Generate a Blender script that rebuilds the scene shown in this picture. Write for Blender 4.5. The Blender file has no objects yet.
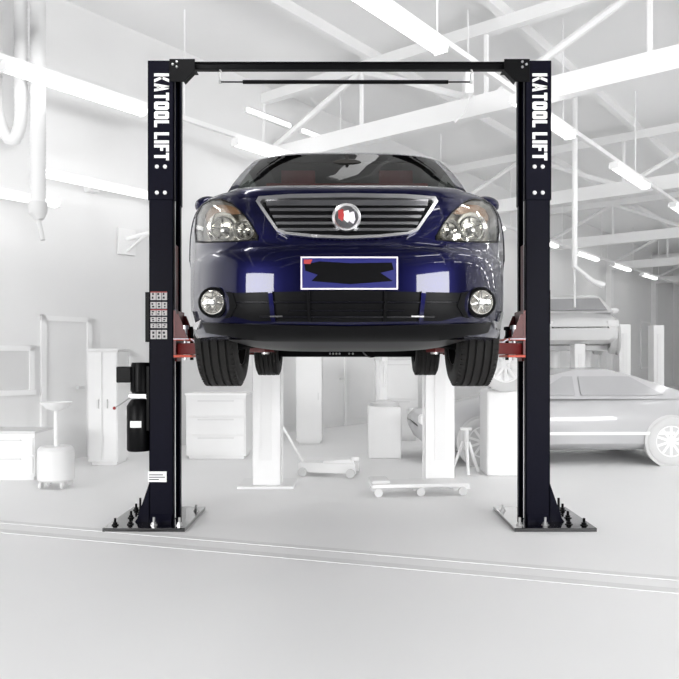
import bpy, bmesh, math, random
from mathutils import Vector, Matrix
random.seed(7)
C = bpy.context.scene
R = math.radians

# ---------------------------------------------------------------- camera, world, light, exposure
FPX, CX, HY, EYE = 711.0, 347.0, 359.0, 1.44          # focal length and principal point in pixels, eye height
cam_d = bpy.data.cameras.new('camera'); cam = bpy.data.objects.new('camera', cam_d); C.collection.objects.link(cam)
cam.location = (0, 0, EYE); cam.rotation_euler = (R(90), 0, 0)
cam_d.sensor_width = 36; cam_d.lens = 36 * FPX / 679
cam_d.shift_x = -(CX - 339.5) / 679; cam_d.shift_y = (HY - 339.5) / 679
cam_d.clip_start = 0.05; cam_d.clip_end = 200
C.camera = cam
w = bpy.data.worlds.new('world'); C.world = w; w.use_nodes = True
bg = w.node_tree.nodes['Background']
bg.inputs[0].default_value = (1.0, 1.0, 1.0, 1); bg.inputs[1].default_value = 38.0
C.view_settings.view_transform = 'Standard'; C.view_settings.look = 'None'
C.view_settings.gamma = 1; C.view_settings.use_curve_mapping = False
C.view_settings.exposure = -0.8
LAMP = 6.0; LAMP_FILL = 34.0
C.cycles.max_bounces = 10; C.cycles.diffuse_bounces = 6; C.cycles.glossy_bounces = 4; C.cycles.transparent_max_bounces = 10
C.cycles.caustics_reflective = False; C.cycles.caustics_refractive = False

# the hall is turned against the camera: AX runs along it, BX across it
AXa = R(38.0)
AX = Vector((math.sin(AXa), math.cos(AXa), 0)); BX = Vector((math.cos(AXa), -math.sin(AXa), 0))
def hall(l, t, z): return BX * l + AX * t + Vector((0, 0, z))
LW, RW, T0, T1, HC = -9.5, 9.0, -9.0, 40.0, 6.6      # left wall, right wall, rear wall, end wall, ceiling

def portal(center, normal, sx, sz):
    ld = bpy.data.lights.new('portal', 'AREA'); ld.shape = 'RECTANGLE'; ld.size = sx; ld.size_y = sz
    ld.cycles.is_portal = True
    o = bpy.data.objects.new('gap_portal', ld); C.collection.objects.link(o)
    o.location = center; o.rotation_euler = Vector(normal).to_track_quat('-Z', 'Y').to_euler()
GLINT_GAPS = dict(rear=(-6.2, 0.6, 1.2, 4.0), right=(-3.8, 4.0, 1.2, 4.0))  # openings added in unseen walls for the bumper highlights and key light
d = GLINT_GAPS['rear']; portal(hall((d[0]+d[1])/2, T0 - 0.1, (d[2]+d[3])/2), AX, d[1]-d[0], d[3]-d[2])
d = GLINT_GAPS['right']; portal(hall(RW + 0.1, (d[0]+d[1])/2, (d[2]+d[3])/2), -BX, d[1]-d[0], d[3]-d[2])

# ---------------------------------------------------------------- materials
def mat(name, col, rough=0.5, metal=0.0, coat=0.0, coat_r=0.03, var=0.06, scale=6.0, bump=0.0, spec=0.5, emit=None):
    m = bpy.data.materials.new(name); m.use_nodes = True
    nt = m.node_tree; b = nt.nodes['Principled BSDF']
    tc = nt.nodes.new('ShaderNodeTexCoord'); nz = nt.nodes.new('ShaderNodeTexNoise')
    nz.inputs['Scale'].default_value = scale; nz.inputs['Detail'].default_value = 5
    nt.links.new(tc.outputs['Object'], nz.inputs['Vector'])
    mx = nt.nodes.new('ShaderNodeMix'); mx.data_type = 'RGBA'
    mx.inputs[6].default_value = (*[max(0, c * (1 - var)) for c in col], 1)
    mx.inputs[7].default_value = (*[min(1, c * (1 + var)) for c in col], 1)
    nt.links.new(nz.outputs['Fac'], mx.inputs[0]); nt.links.new(mx.outputs[2], b.inputs['Base Color'])
    b.inputs['Roughness'].default_value = rough; b.inputs['Metallic'].default_value = metal
    b.inputs['Coat Weight'].default_value = coat; b.inputs['Coat Roughness'].default_value = coat_r
    b.inputs['Specular IOR Level'].default_value = spec
    if emit:
        b.inputs['Emission Color'].default_value = (1, 1, 1, 1); b.inputs['Emission Strength'].default_value = emit
    if bump:
        bp = nt.nodes.new('ShaderNodeBump'); bp.inputs['Strength'].default_value = bump; bp.inputs['Distance'].default_value = 0.01
        nt.links.new(nz.outputs['Fac'], bp.inputs['Height']); nt.links.new(bp.outputs['Normal'], b.inputs['Normal'])
    return m
def clear(name, tint, rough=0.01, ior=1.45):
    m = bpy.data.materials.new(name); m.use_nodes = True
    nt = m.node_tree; nt.nodes.clear()
    out = nt.nodes.new('ShaderNodeOutputMaterial'); mix = nt.nodes.new('ShaderNodeMixShader')
    tr = nt.nodes.new('ShaderNodeBsdfTransparent'); gl = nt.nodes.new('ShaderNodeBsdfGlossy'); fr = nt.nodes.new('ShaderNodeFresnel')
    ge = nt.nodes.new('ShaderNodeNewGeometry'); m1 = nt.nodes.new('ShaderNodeMath'); m1.operation = 'MULTIPLY_ADD'
    m1.inputs[1].default_value = -2; m1.inputs[2].default_value = 1; nt.links.new(ge.outputs['Backfacing'], m1.inputs[0])
    m2 = nt.nodes.new('ShaderNodeMath'); m2.operation = 'POWER'; m2.inputs[0].default_value = ior
    nt.links.new(m1.outputs[0], m2.inputs[1]); nt.links.new(m2.outputs[0], fr.inputs['IOR'])   # the same reflectance from both sides of a pane
    tr.inputs[0].default_value = (*tint, 1); gl.inputs[0].default_value = (1, 1, 1, 1); gl.inputs['Roughness'].default_value = rough
    nt.links.new(fr.outputs[0], mix.inputs[0]); nt.links.new(tr.outputs[0], mix.inputs[1]); nt.links.new(gl.outputs[0], mix.inputs[2])
    nt.links.new(mix.outputs[0], out.inputs[0])
    return m
M = dict(  # background tones carry a white hazy veil painted into their colours
    floor=mat('veiled_screed', (0.86, 0.86, 0.86), 0.6, var=0.02, scale=0.8, spec=0.2),
    strip=mat('floor_strip', (0.76, 0.76, 0.76), 0.7, var=0.02, scale=3, spec=0.1),
    wall=mat('veiled_wall', (0.80, 0.80, 0.80), 0.8, var=0.02, scale=1.5),
    darkwall=mat('dark_reflection_wall', (0.06, 0.06, 0.065), 0.8, var=0.05, scale=1.5),
    ceil=mat('veiled_roof_sheet', (0.87, 0.87, 0.87), 0.8, var=0.02, scale=1.0),
    steel=mat('veiled_steel', (0.86, 0.86, 0.86), 0.6, var=0.02, scale=3),
    pale=mat('white_enamel', (0.90, 0.90, 0.90), 0.45, var=0.02, scale=3),
    mid=mat('veiled_light_enamel', (0.80, 0.80, 0.80), 0.5, var=0.03, scale=3),
    dim=mat('veiled_enamel', (0.70, 0.70, 0.70), 0.5, var=0.04, scale=3),
    dull=mat('veiled_rubber', (0.64, 0.64, 0.64), 0.7, var=0.05, scale=8),
    silver=mat('veiled_car_paint', (0.50, 0.50, 0.51), 0.35, coat=0.5, var=0.02, scale=3),
    whitecar=mat('white_car_paint', (0.82, 0.82, 0.82), 0.35, coat=0.6, var=0.02, scale=3),
    greyglass=mat('veiled_window_glass', (0.42, 0.42, 0.43), 0.15, var=0.02, scale=3),
    lamp=mat('lit_diffuser', (0.9, 0.9, 0.9), 0.5, emit=LAMP, var=0.02),
    lampwall=mat('wall_lamp_diffuser', (0.9, 0.9, 0.9), 0.5, emit=2.2, var=0.02),
    lampfill=mat('fill_lamp_diffuser', (0.9, 0.9, 0.9), 0.5, emit=LAMP_FILL, var=0.02),
    liftblack=mat('blue_black_powder_coat', (0.0035, 0.0035, 0.009), 0.42, var=0.25, scale=40, bump=0.08, spec=0.06),
    black=mat('black_paint', (0.003, 0.003, 0.0035), 0.38, var=0.2, scale=20, spec=0.10),
    gloss=mat('gloss_black_plate', (0.004, 0.004, 0.005), 0.12, var=0.2, scale=20, spec=0.5, coat=1.0, coat_r=0.05),
    plastic=mat('black_plastic', (0.003, 0.003, 0.0035), 0.4, var=0.2, scale=20, spec=0.10),
    slat=mat('gloss_black_slat', (0.004, 0.004, 0.006), 0.15, var=0.2, scale=20, spec=0.5),
    under=mat('underbody_black', (0.004, 0.004, 0.0045), 0.55, var=0.3, scale=15, spec=0.08),
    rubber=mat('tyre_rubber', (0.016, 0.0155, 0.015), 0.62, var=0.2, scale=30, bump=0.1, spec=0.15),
    red=mat('red_lift_paint', (0.10, 0.005, 0.005), 0.4, var=0.15, scale=15),
    orange=mat('orange_red_paint', (0.55, 0.05, 0.012), 0.4, var=0.15, scale=15),
    chrome=mat('chrome', (0.80, 0.80, 0.80), 0.10, metal=1.0, var=0.02),
    trimchrome=mat('brushed_chrome', (0.85, 0.85, 0.85), 0.28, metal=1.0, var=0.03),
    darkchrome=mat('smoked_chrome', (0.34, 0.34, 0.35), 0.28, metal=1.0, var=0.04),
    zinc=mat('zinc_bolt', (0.62, 0.62, 0.62), 0.3, metal=0.9, var=0.05),
    reflector=mat('lamp_reflector', (0.88, 0.86, 0.82), 0.22, metal=0.85, var=0.03, scale=25, bump=0.2),
    bowl=mat('lamp_bowl', (0.42, 0.40, 0.36), 0.35, metal=0.0, var=0.05, scale=15),
    amber=mat('amber_indicator', (0.24, 0.13, 0.07), 0.2, var=0.1, scale=20),
    letter=mat('white_lettering', (0.86, 0.86, 0.86), 0.6, var=0.01),
    sticker=mat('silver_sticker', (0.55, 0.53, 0.53), 0.5, var=0.03),
    inkred=mat('red_print', (0.33, 0.03, 0.03), 0.5, var=0.05),
    inkdark=mat('dark_print', (0.02, 0.02, 0.025), 0.5, var=0.05),
    plateblue=mat('blue_number_plate', (0.012, 0.014, 0.12), 0.35, var=0.1, scale=6),
    platepink=mat('white_plate_border', (0.72, 0.66, 0.74), 0.4, var=0.03),
    maroon=mat('maroon_upholstery', (0.26, 0.014, 0.016), 0.7, var=0.15, scale=12),
    lining=mat('dark_cabin_lining', (0.018, 0.016, 0.014), 0.8, var=0.1),
    rim=mat('alloy_rim', (0.45, 0.45, 0.46), 0.3, metal=0.8, var=0.03),
    clearlens=clear('clear_lamp_lens', (0.94, 0.94, 0.92)),
    screen=clear('windscreen_glass', (0.28, 0.30, 0.29), ior=1.12),
)
paint = mat('deep_blue_metallic_paint', (0.0016, 0.0018, 0.030), 0.36, metal=0.7, coat=1.0, coat_r=0.03, var=0.10, scale=300, spec=0.15)
paint.node_tree.nodes['Principled BSDF'].inputs['Coat IOR'].default_value = 1.4
M['paint'] = paint

M['gloss'].node_tree.nodes['Principled BSDF'].inputs['Coat IOR'].default_value = 1.7

# ---------------------------------------------------------------- mesh helpers
class MB:
    """collects shapes and links them as one mesh object"""
    def __init__(self): self.bm = bmesh.new()
    def face(self, pts):
        try: self.bm.faces.new([self.bm.verts.new(p) for p in pts])
        except ValueError: pass
        return self
    def box(self, x0, x1, y0, y1, z0, z1, m=None):
        v = [Vector((x, y, z)) for z in (z0, z1) for y in (y0, y1) for x in (x0, x1)]
        if m is not None: v = [m @ p for p in v]
        v = [self.bm.verts.new(p) for p in v]
        for f in ((0,2,3,1),(4,5,7,6),(0,1,5,4),(2,6,7,3),(0,4,6,2),(1,3,7,5)): self.bm.faces.new([v[i] for i in f])
        return self
    def prism(self, poly, a, b, axis='y'):
        """poly in the plane across axis, swept from a to b"""
        def P(u, v, s):
            return {'y': (u, s, v), 'x': (s, u, v), 'z': (u, v, s)}[axis]
        lo = [self.bm.verts.new(P(u, v, a)) for u, v in poly]; hi = [self.bm.verts.new(P(u, v, b)) for u, v in poly]
        n = len(poly)
        self.bm.faces.new(lo); self.bm.faces.new(hi[::-1])
        for i in range(n): self.bm.faces.new([lo[i], hi[i], hi[(i+1) % n], lo[(i+1) % n]])
        return self
    def tube(self, pts, r, n=10, caps=True):
        pts = [Vector(p) for p in pts]; rings = []
        rr = r if isinstance(r, (list, tuple)) else [r] * len(pts)
        up = None
        for i, p in enumerate(pts):
            d = (pts[min(i+1, len(pts)-1)] - pts[max(i-1, 0)]).normalized()
            if up is None:
                up = Vector((0, 0, 1)) if abs(d.z) < 0.9 else Vector((1, 0, 0))
            s = d.cross(up).normalized(); up = s.cross(d).normalized()
            rings.append([self.bm.verts.new(p + (s * math.cos(2*math.pi*k/n) + up * math.sin(2*math.pi*k/n)) * rr[i]) for k in range(n)])
        for a, b in zip(rings, rings[1:]):
            for k in range(n): self.bm.faces.new([a[k], a[(k+1) % n], b[(k+1) % n], b[k]])
        if caps:
            self.bm.faces.new(rings[0][::-1]); self.bm.faces.new(rings[-1])
        return self
    def lathe(self, prof, origin, axis, n=24, close=False):
        """prof: (radius, offset along axis)"""
        ax = Vector(axis).normalized(); o = Vector(origin)
        s = ax.orthogonal().normalized(); t = ax.cross(s); rings = []
        for r, h in prof:
            if r < 1e-6: rings.append([self.bm.verts.new(o + ax * h)])
            else: rings.append([self.bm.verts.new(o + ax * h + (s * math.cos(2*math.pi*k/n) + t * math.sin(2*math.pi*k/n)) * r) for k in range(n)])
        pairs = list(zip(rings, rings[1:]))
        if close: pairs.append((rings[-1], rings[0]))
        for a, b in pairs:
            for k in range(n):
                j = (k+1) % n
                if len(a) == 1 and len(b) == 1: continue
                if len(a) == 1: self.bm.faces.new([a[0], b[k], b[j]])
                elif len(b) == 1: self.bm.faces.new([a[k], b[0], a[j]])
                else: self.bm.faces.new([a[k], b[k], b[j], a[j]])
        return self
    def ball(self, c, rx, ry, rz, n=16, m=10):
        g = []
        for i in range(m+1):
            a = math.pi * i / m
            g.append([(c[0] + rx*math.sin(a)*math.cos(2*math.pi*k/n), c[1] + ry*math.sin(a)*math.sin(2*math.pi*k/n), c[2] + rz*math.cos(a)) for k in range(n)])
        V = [[self.bm.verts.new(p) for p in r] for r in g]
        for i in range(m):
            for k in range(n): self.bm.faces.new([V[i][k], V[i+1][k], V[i+1][(k+1) % n], V[i][(k+1) % n]])
        bmesh.ops.remove_doubles(self.bm, verts=self.bm.verts, dist=1e-6)
        return self
    def build(self, name, m, parent=None, smooth=False, bevel=0.0, label=None, auto=35):
        bmesh.ops.recalc_face_normals(self.bm, faces=self.bm.faces)
        me = bpy.data.meshes.new(name); self.bm.to_mesh(me); self.bm.free()
        o = bpy.data.objects.new(name, me); C.collection.objects.link(o)
        me.materials.append(m)
        if smooth:
            me.shade_smooth()
            me.set_sharp_from_angle(angle=R(auto))
        if bevel:
            b = o.modifiers.new('bevel', 'BEVEL'); b.width = bevel; b.segments = 2; b.limit_method = 'ANGLE'; b.angle_limit = R(40)
        if parent: o.parent = parent
        if label: o['label'] = label
        return o
def tag(o, label, cat, group=None, kind=None):
    o['label'] = label; o['category'] = cat
    if group: o['group'] = group
    if kind: o['kind'] = kind
    return o
def thing(name, label, cat, loc=(0, 0, 0), rz=0, group=None):
    o = bpy.data.objects.new(name, None); C.collection.objects.link(o)
    o.location = loc; o.rotation_euler = (0, 0, rz); o.empty_display_size = 0.2
    return tag(o, label, cat, group)
def struct(mb, name, m, **k):
    o = mb.build(name, m, **k); o['kind'] = 'structure'; return o
def dup(root, loc, rz=None, label=None, group=None):
    def cp(o, par):
        c = o.copy(); C.collection.objects.link(c); c.parent = par
        for ch in o.children: cp(ch, c)
        return c
    r = cp(root, None); r.location = loc
    if rz is not None: r.rotation_euler = (0, 0, rz)
    if label: r['label'] = label
    if group: r['group'] = group
    return r
def at(px, py, Y): return Vector(((px - CX) * Y / FPX, Y, EYE - (py - HY) * Y / FPX))
def spline(xs, ys):
    """smooth monotone interpolation through the points"""
    n = len(xs); dl = [(ys[i+1]-ys[i])/(xs[i+1]-xs[i]) for i in range(n-1)]
    mm = [dl[0]] + [0 if dl[i-1]*dl[i] <= 0 else 2*dl[i-1]*dl[i]/(dl[i-1]+dl[i]) for i in range(1, n-1)] + [dl[-1]]
    def f(x):
        if x <= xs[0]: return ys[0]
        if x >= xs[-1]: return ys[-1]
        i = max(k for k in range(n-1) if xs[k] <= x)
        h = xs[i+1]-xs[i]; t = (x-xs[i])/h
        return (ys[i]*(1+2*t)*(1-t)**2 + h*mm[i]*t*(1-t)**2 + ys[i+1]*t*t*(3-2*t) + h*mm[i+1]*t*t*(t-1))
    return f

# ---------------------------------------------------------------- the hall
HM = Matrix.Rotation(-AXa, 4, 'Z')                    # local x = across the hall, local y = along it
def hbox(mb, l0, l1, t0, t1, z0, z1): return mb.box(l0, l1, t0, t1, z0, z1, HM)
struct(hbox(MB(), LW-0.3, RW+0.3, 0.0, T1+0.3, -0.2, 0), 'floor', M['floor'])
struct(hbox(MB(), LW-0.3, RW+0.3, 4.3, T1+0.3, HC, HC+0.2), 'ceiling', M['ceil'])
# unseen bay behind the viewer, made charcoal to keep the car's reflections dark
struct(hbox(MB(), LW-0.3, RW+0.3, T0-0.3, 0.0, -0.2, 0), 'floor_rear', M['darkwall'])
struct(hbox(MB(), LW-0.3, RW+0.3, T0-0.3, 4.3, HC, HC+0.2), 'ceiling_rear', M['darkwall'])
struct(hbox(MB(), LW-0.3, LW, T0, T1, 0, HC), 'wall_left', M['wall'])
struct(hbox(MB(), LW-0.3, RW+0.3, T1, T1+0.3, 0, HC), 'wall_end', M['wall'])
d = GLINT_GAPS['right']; b = MB()
hbox(b, RW, RW+0.3, T0, d[0], 0, HC); hbox(b, RW, RW+0.3, d[1], 10.0, 0, HC); hbox(b, RW, RW+0.3, d[0], d[1], d[3], HC); hbox(b, RW, RW+0.3, d[0], d[1], 0, d[2])
struct(b, 'wall_right', M['darkwall'])
b = MB(); hbox(b, RW, RW+0.3, 10.0, T1, 0, HC); struct(b, 'wall_right_far', M['wall'])
d = GLINT_GAPS['rear']; b = MB()
hbox(b, LW-0.3, d[0], T0-0.3, T0, 0, HC); hbox(b, d[1], RW+0.3, T0-0.3, T0, 0, HC); hbox(b, d[0], d[1], T0-0.3, T0, d[3], HC); hbox(b, d[0], d[1], T0-0.3, T0, 0, d[2])
struct(b, 'wall_rear', M['darkwall'])
# baseboard along the left wall and the steel strip let into the floor in front of the lift
b = MB(); hbox(b, LW, LW+0.03, T0, T1, 0, 0.14); struct(b, 'baseboard_left', M['mid'])
p0, p1 = Vector((-5.2, 6.62, 0)), Vector((2.4, 4.25, 0)); q = Vector((0.30, 0.95, 0)).normalized()
for i, (o0, o1, mm) in enumerate(((0.0, 0.10, 'strip'), (0.28, 0.36, 'strip'))):
    b = MB(); pts = [p0 + q*o0, p1 + q*o0, p1 + q*o1, p0 + q*o1]
    b.prism([(p.x, p.y) for p in pts], 0, 0.003, 'z'); struct(b, 'trim_%d' % (i+1), M[mm])
# roof trusses across the hall and purlins along it
k = 3
for t in (3.0, 9.6, 16.2, 22.8, 29.4, 36.0):
    b = MB(); z0, z1 = 5.06, 6.25
    hbox(b, LW, RW, t-0.09, t+0.09, z0, z0+0.30); hbox(b, LW, RW, t-0.07, t+0.07, z1, z1+0.18)
    n = 8; dl = (RW-LW)/n
    for i in range(n):
        l0 = LW + i*dl; a, c = (z0+0.2, z1+0.05) if i % 2 == 0 else (z1+0.05, z0+0.2)
        b.tube([hall(l0, t, a), hall(l0+dl, t, c)], 0.055, 6)
        b.tube([hall(l0, t, z0+0.2), hall(l0, t, z1+0.05)], 0.04, 6)
    struct(b, 'trim_%d' % k, M['steel']); k += 1
for l in (-7.0, -4.6, -2.2, 0.2, 2.6, 5.0, 7.4):
    b = MB(); hbox(b, l-0.06, l+0.06, T0, T1, 6.43, HC); struct(b, 'trim_%d' % k, M['steel']); k += 1
# pilasters on the left wall
for t in (3.0, 9.6, 16.2, 22.8, 29.4, 36.0):
    b = MB(); hbox(b, LW, LW+0.22, t-0.16, t+0.16, 0, 5.06); struct(b, 'trim_%d' % k, M['steel']); k += 1
# a light rail under each lamp row
def rail(l, z, t0, t1):
    global k
    b = MB(); hbox(b, l-0.03, l+0.03, t0, t1, z, z+0.07)
    t = t0 + 0.5
    while t < t1:
        b.tube([hall(l, t, z+0.03), hall(l, t, HC)], 0.012, 6); t += 3.7
    struct(b, 'trim_%d' % k, M['pale']); k += 1
rail(-4.05, 4.96, T0+0.5, T1-0.5); rail(-8.36, 4.96, T0+0.5, T1-0.5); rail(1.5, 4.96, T0+0.5, T1-0.5); rail(6.0, 4.96, T0+0.5, T1-0.5)

# ---------------------------------------------------------------- ceiling lamps
def make_lamp(label, cat, L=2.0, m='lamp'):
    r = thing('fluorescent_lamp', label, cat, (0, 0, 0), -AXa, 'fluorescent lamps under the roof')
    b = MB(); b.box(-0.03, 0.03, -L/2, L/2, 0.05, 0.10); b.box(-0.085, 0.085, -L/2, -L/2+0.03, -0.03, 0.09); b.box(-0.085, 0.085, L/2-0.03, L/2, -0.03, 0.09); b.build('housing', M['pale'], r, bevel=0.006)
    b = MB(); n = 16
    poly = [(0.10*math.cos(2*math.pi*i/n), 0.025+0.05*math.sin(2*math.pi*i/n)) for i in range(n)]
    b.prism(poly, -L/2+0.03, L/2-0.03, 'y'); b.build('diffuser', M[m], r, smooth=True)
    return r
lampA = make_lamp('x', 'ceiling lamp')
ordn = ['nearest', 'second', 'third', 'fourth', 'fifth', 'sixth', 'seventh', 'eighth', 'ninth', 'tenth']
first = True; fill_lamp = make_lamp('unseen fill lamp added overhead to brighten the hall', 'ceiling lamp', m='lampfill'); firstB = True  # unseen lamps, added to brighten the foreground floor and far ceiling
rows = ((-4.05, 4.86, [(2.2,0),(5.9,1),(9.8,1),(13.9,1),(18.0,1),(22.0,1)], 'long white lamp of the right-hand overhead row, %s in view'),
        (-8.36, 4.86, [(1.4,0),(5.1,1),(8.8,1),(16.4,1),(20.1,1),(23.8,1),(27.5,1),(31.2,1)], 'long white lamp of the left overhead row running behind the car, %s in view'),
        (1.5, 4.86, [(2.0+4*q,0) for q in range(9)], 'x'), (6.0, 4.86, [(2.0+4*q,0) for q in range(9)], 'x'))
for l, z, ts, lab in rows:
    c = 0
    for t, vis in ts:
        if vis:
            s = lab % ordn[c]; c += 1
        else: s = 'unseen fill lamp added overhead to brighten the hall'
        if not vis:
            if firstB: fill_lamp.location = hall(l, t, z); firstB = False
            else: dup(fill_lamp, hall(l, t, z))
            continue
        if first: lampA.location = hall(l, t, z); lampA['label'] = s; first = False
        else: dup(lampA, hall(l, t, z), None, s)
for (t, z, s) in ((5.95, 3.90, 'thin white lamp on the left wall above the workbench area'), (4.2, 3.52, 'white lamp at the left edge of the photo behind the hose')):
    o = make_lamp(s, 'wall lamp', m='lampwall'); o.location = hall(LW+0.45, t, z); o['group'] = 'wall lamps on the left wall'
    bk = MB(); bk.box(-0.32, 0.0, -0.04, 0.04, 0.05, 0.09); bk.box(-0.45, -0.30, -0.08, 0.08, 0.0, 0.14)
    bk.build('wall_bracket', M['steel'], o)
for t, s in ((9.7, 'short thin strip light high on the left wall, nearer of the two'), (11.2, 'short thin strip light high on the left wall, farther of the two')):
    r = thing('strip_light', s, 'strip light', hall(LW+0.06, t, 6.0), -AXa, 'thin strip lights high on the wall')
    b = MB(); b.box(-0.06, 0, -0.6, 0.6, -0.05, 0.05); b.build('housing', M['pale'], r)
    b = MB(); b.box(0, 0.03, -0.57, 0.57, -0.035, 0.035); b.build('diffuser', M['lampwall'], r)

# ---------------------------------------------------------------- two-post lift
LX, YF, YB = 0.022, 6.15, 6.45
lift = thing('two_post_lift', 'black two-post car lift with white lettering, holding up the dark blue car', 'car lift', (LX, 6.3, 0))
def world_parent(o, p):
    o.parent = p; o.matrix_parent_inverse = Matrix.Identity(4)
LO = Vector((LX, 6.3, 0))
def LB():  return MB()
def lput(mb, name, m, parent, **k):
    """shapes are laid out with world Y/Z and X from the lift's middle; move into the lift's space"""
    for v in mb.bm.verts: v.co.y -= LO.y
    return mb.build(name, m, parent, **k)
XO, XI, ZT, ZS = 1.743, 1.518, 4.018, 2.815        # outer face, inner face, top, foot of the upper sleeve
LET = {
 'K': (0.64, [[(0,0),(.21,0),(.21,1),(0,1)], [(.18,.42),(.42,1),(.64,1),(.36,.42)], [(.18,.60),(.36,.60),(.66,0),(.43,0)]]),
 'A': (0.60, [[(0,0),(.20,0),(.38,1),(.19,1)], [(.40,0),(.60,0),(.41,1),(.22,1)], [(.12,.18),(.48,.18),(.46,.34),(.14,.34)]]),
 'T': (0.56, [[(.175,0),(.385,0),(.385,.81),(.175,.81)], [(0,.80),(.56,.80),(.56,1),(0,1)]]),
 'O': (0.60, [[(0,.25),(.24,.25),(.24,.75),(0,.75)], [(.36,.25),(.60,.25),(.60,.75),(.36,.75)], [(.10,0),(.50,0),(.60,.10),(.60,.25),(0,.25),(0,.10)], [(0,.75),(.60,.75),(.60,.90),(.50,1),(.10,1),(0,.90)]]),
 'L': (0.50, [[(0,0),(.21,0),(.21,1),(0,1)], [(.2,0),(.50,0),(.50,.19),(.2,.19)]]),
 'I': (0.22, [[(0,0),(.22,0),(.22,1),(0,1)]]),
 'F': (0.50, [[(0,0),(.21,0),(.21,1),(0,1)], [(.2,.80),(.50,.80),(.50,1),(.2,1)], [(.2,.41),(.45,.41),(.45,.60),(.2,.60)]]),
 ' ': (0.20, []),
}
for s in (-1, 1):
    col = LB()
    def sx(a, b): return (min(s*a, s*b), max(s*a, s*b))
    t = 0.014
    x0, x1 = sx(XO-0.008, XI+0.004)
    col.box(x0, x1, YF, YF+t, 0.03, ZS+0.02); col.box(x0, x1, YB-t, YB, 0.03, ZS+0.02)      # front and rear plates
    a0, a1 = sx(XO-0.008, XO-0.008-t); col.box(a0, a1, YF, YB, 0.03, ZS+0.02)                # outer web
    for (ya, yb) in ((YF, YF+0.055), (YB-0.055, YB)):
        a0, a1 = sx(XI+0.004, XI+0.004+t); col.box(a0, a1, ya, yb, 0.03, ZS+0.02)            # inner lips
    column = lput(col, 'column', M['liftblack'], lift, bevel=0.004)
    up = LB(); x0, x1 = sx(XO, XI-0.002)
    up.box(x0, x1, YF-0.012, YF+t, ZS, ZT); up.box(x0, x1, YB-t, YB+0.012, ZS, ZT)
    a0, a1 = sx(XO, XO-t); up.box(a0, a1, YF-0.012, YB+0.012, ZS, ZT)
    for (ya, yb) in ((YF-0.012, YF+0.055), (YB-0.055, YB+0.012)):
        a0, a1 = sx(XI-0.002, XI-0.002+t); up.box(a0, a1, ya, yb, ZS, ZT)
    x0, x1 = sx(XO, XI+0.01); up.box(x0, x1, YF, YB, ZT-0.012, ZT)
    lput(up, 'upper_sleeve', M['liftblack'], column, bevel=0.004)
    # lettering reading downwards on the front of the sleeve
    let = LB(); H = 0.128; total = sum(LET[c][0] for c in 'KATOOL LIFT') + 0.09*10
    sc = 0.75 / total; pos = 0.0
    xc = s*(XO+XI)/2 - H/2 + (0.008 if s < 0 else 0.012)
    ztop = EYE + (HY-74)*YF/FPX
    for ch in 'KATOOL LIFT':
        wd, polys = LET[ch]
        for poly in polys:
            pp = [(xc + v*H, ztop - (pos+u)*sc) for u, v in poly]
            let.prism(pp, YF-0.0135, YF-0.0118, 'y')
        pos += wd + 0.09
    lput(let, 'lettering', M['letter'], column)
    for px_ in (-0.033, 0.037):
        for py_ in (167, 193):
            bz = EYE + (HY-py_)*YF/FPX; bx = s*(XO+XI)/2 + px_
            bb = LB(); bb.lathe([(0, -0.012), (0.011, -0.011), (0.016, -0.006), (0.018, 0)], (bx, YF-0.012, bz), (0, 1, 0), 14)
            lput(bb, 'sleeve_bolt', M['letter'], column, smooth=True)
    # base plate
    bp = LB(); p_in, p_out = 1.373, 2.060
    a0, a1 = sx(p_in, p_out); bp.box(a0, a1, 5.92, 6.78, 0, 0.032)
    lput(bp, 'base_plate', M['gloss'], column, bevel=0.003)
    for yy in (YF, YB-0.012):
        g = LB(); g.prism([(s*(XO-0.008), 0.032), (s*(XO+0.115), 0.032), (s*(XO+0.095), 0.06), (s*(XO-0.008), 0.36)], yy, yy+0.012, 'y')
        lput(g, 'outer_gusset', M['liftblack'], column)
    g = LB(); g.prism([(YF-0.0, 0.032), (YF-0.0, 0.10), (YF-0.03, 0.05), (YF-0.03, 0.032)], *sx(XO-0.02, XI+0.02), axis='x')
    lput(g, 'front_weld_foot', M['liftblack'], column)
    for (bx, by, h) in ((1.985, 6.02, .035), (1.935, 6.30, .035), (1.985, 6.62, .035), (1.865, 6.05, .035), (1.90, 6.46, .12), (1.44, 6.02, .04), (1.66, 6.03, .04), (1.42, 6.60, .03)):
        bb = LB(); bb.lathe([(0.032, 0), (0.032, 0.006), (0.021, 0.006), (0.021, 0.024), (0.011, 0.024), (0.011, 0.026+h), (0, 0.026+h)], (s*bx, by, 0.032), (0, 0, 1), 6)
        lput(bb, 'anchor_bolt', M['zinc'] if bx < 1.7 else M['black'], column)
    # hydraulic ram and lift chain inside the channel
    rr = LB(); rr.tube([(s*1.60, 6.32, 0.05), (s*1.60, 6.32, 2.4)], 0.04, 14); lput(rr, 'hydraulic_cylinder', M['black'], column, smooth=True)
    rr = LB(); rr.tube([(s*1.545, 6.27, 0.04), (s*1.545, 6.27, 3.95)], 0.012, 8); lput(rr, 'lip_glint_cable', M['letter'], column, smooth=True)  # white stands in for the bright reflection along the channel lips
    # wrap-round side plate on the outside
    sp = LB()
    if s < 0: sp.box(-XO-0.085, -XO+0.008, 6.36, 6.40, EYE+(HY-342)*6.36/FPX, EYE+(HY-292)*6.36/FPX)
    else: sp.box(XO-0.008, XO+0.055, 6.36, 6.40, EYE+(HY-324)*6.36/FPX, EYE+(HY-290)*6.36/FPX)
    lput(sp, 'side_plate', M['black'], column, bevel=0.003)
    # carriage riding in the channel, with red arm bracket
    car_z = 1.50
    cb = LB(); a0, a1 = sx(1.535, 1.51); cb.box(a0, a1, 6.225, 6.375, 1.42, 1.86)
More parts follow.
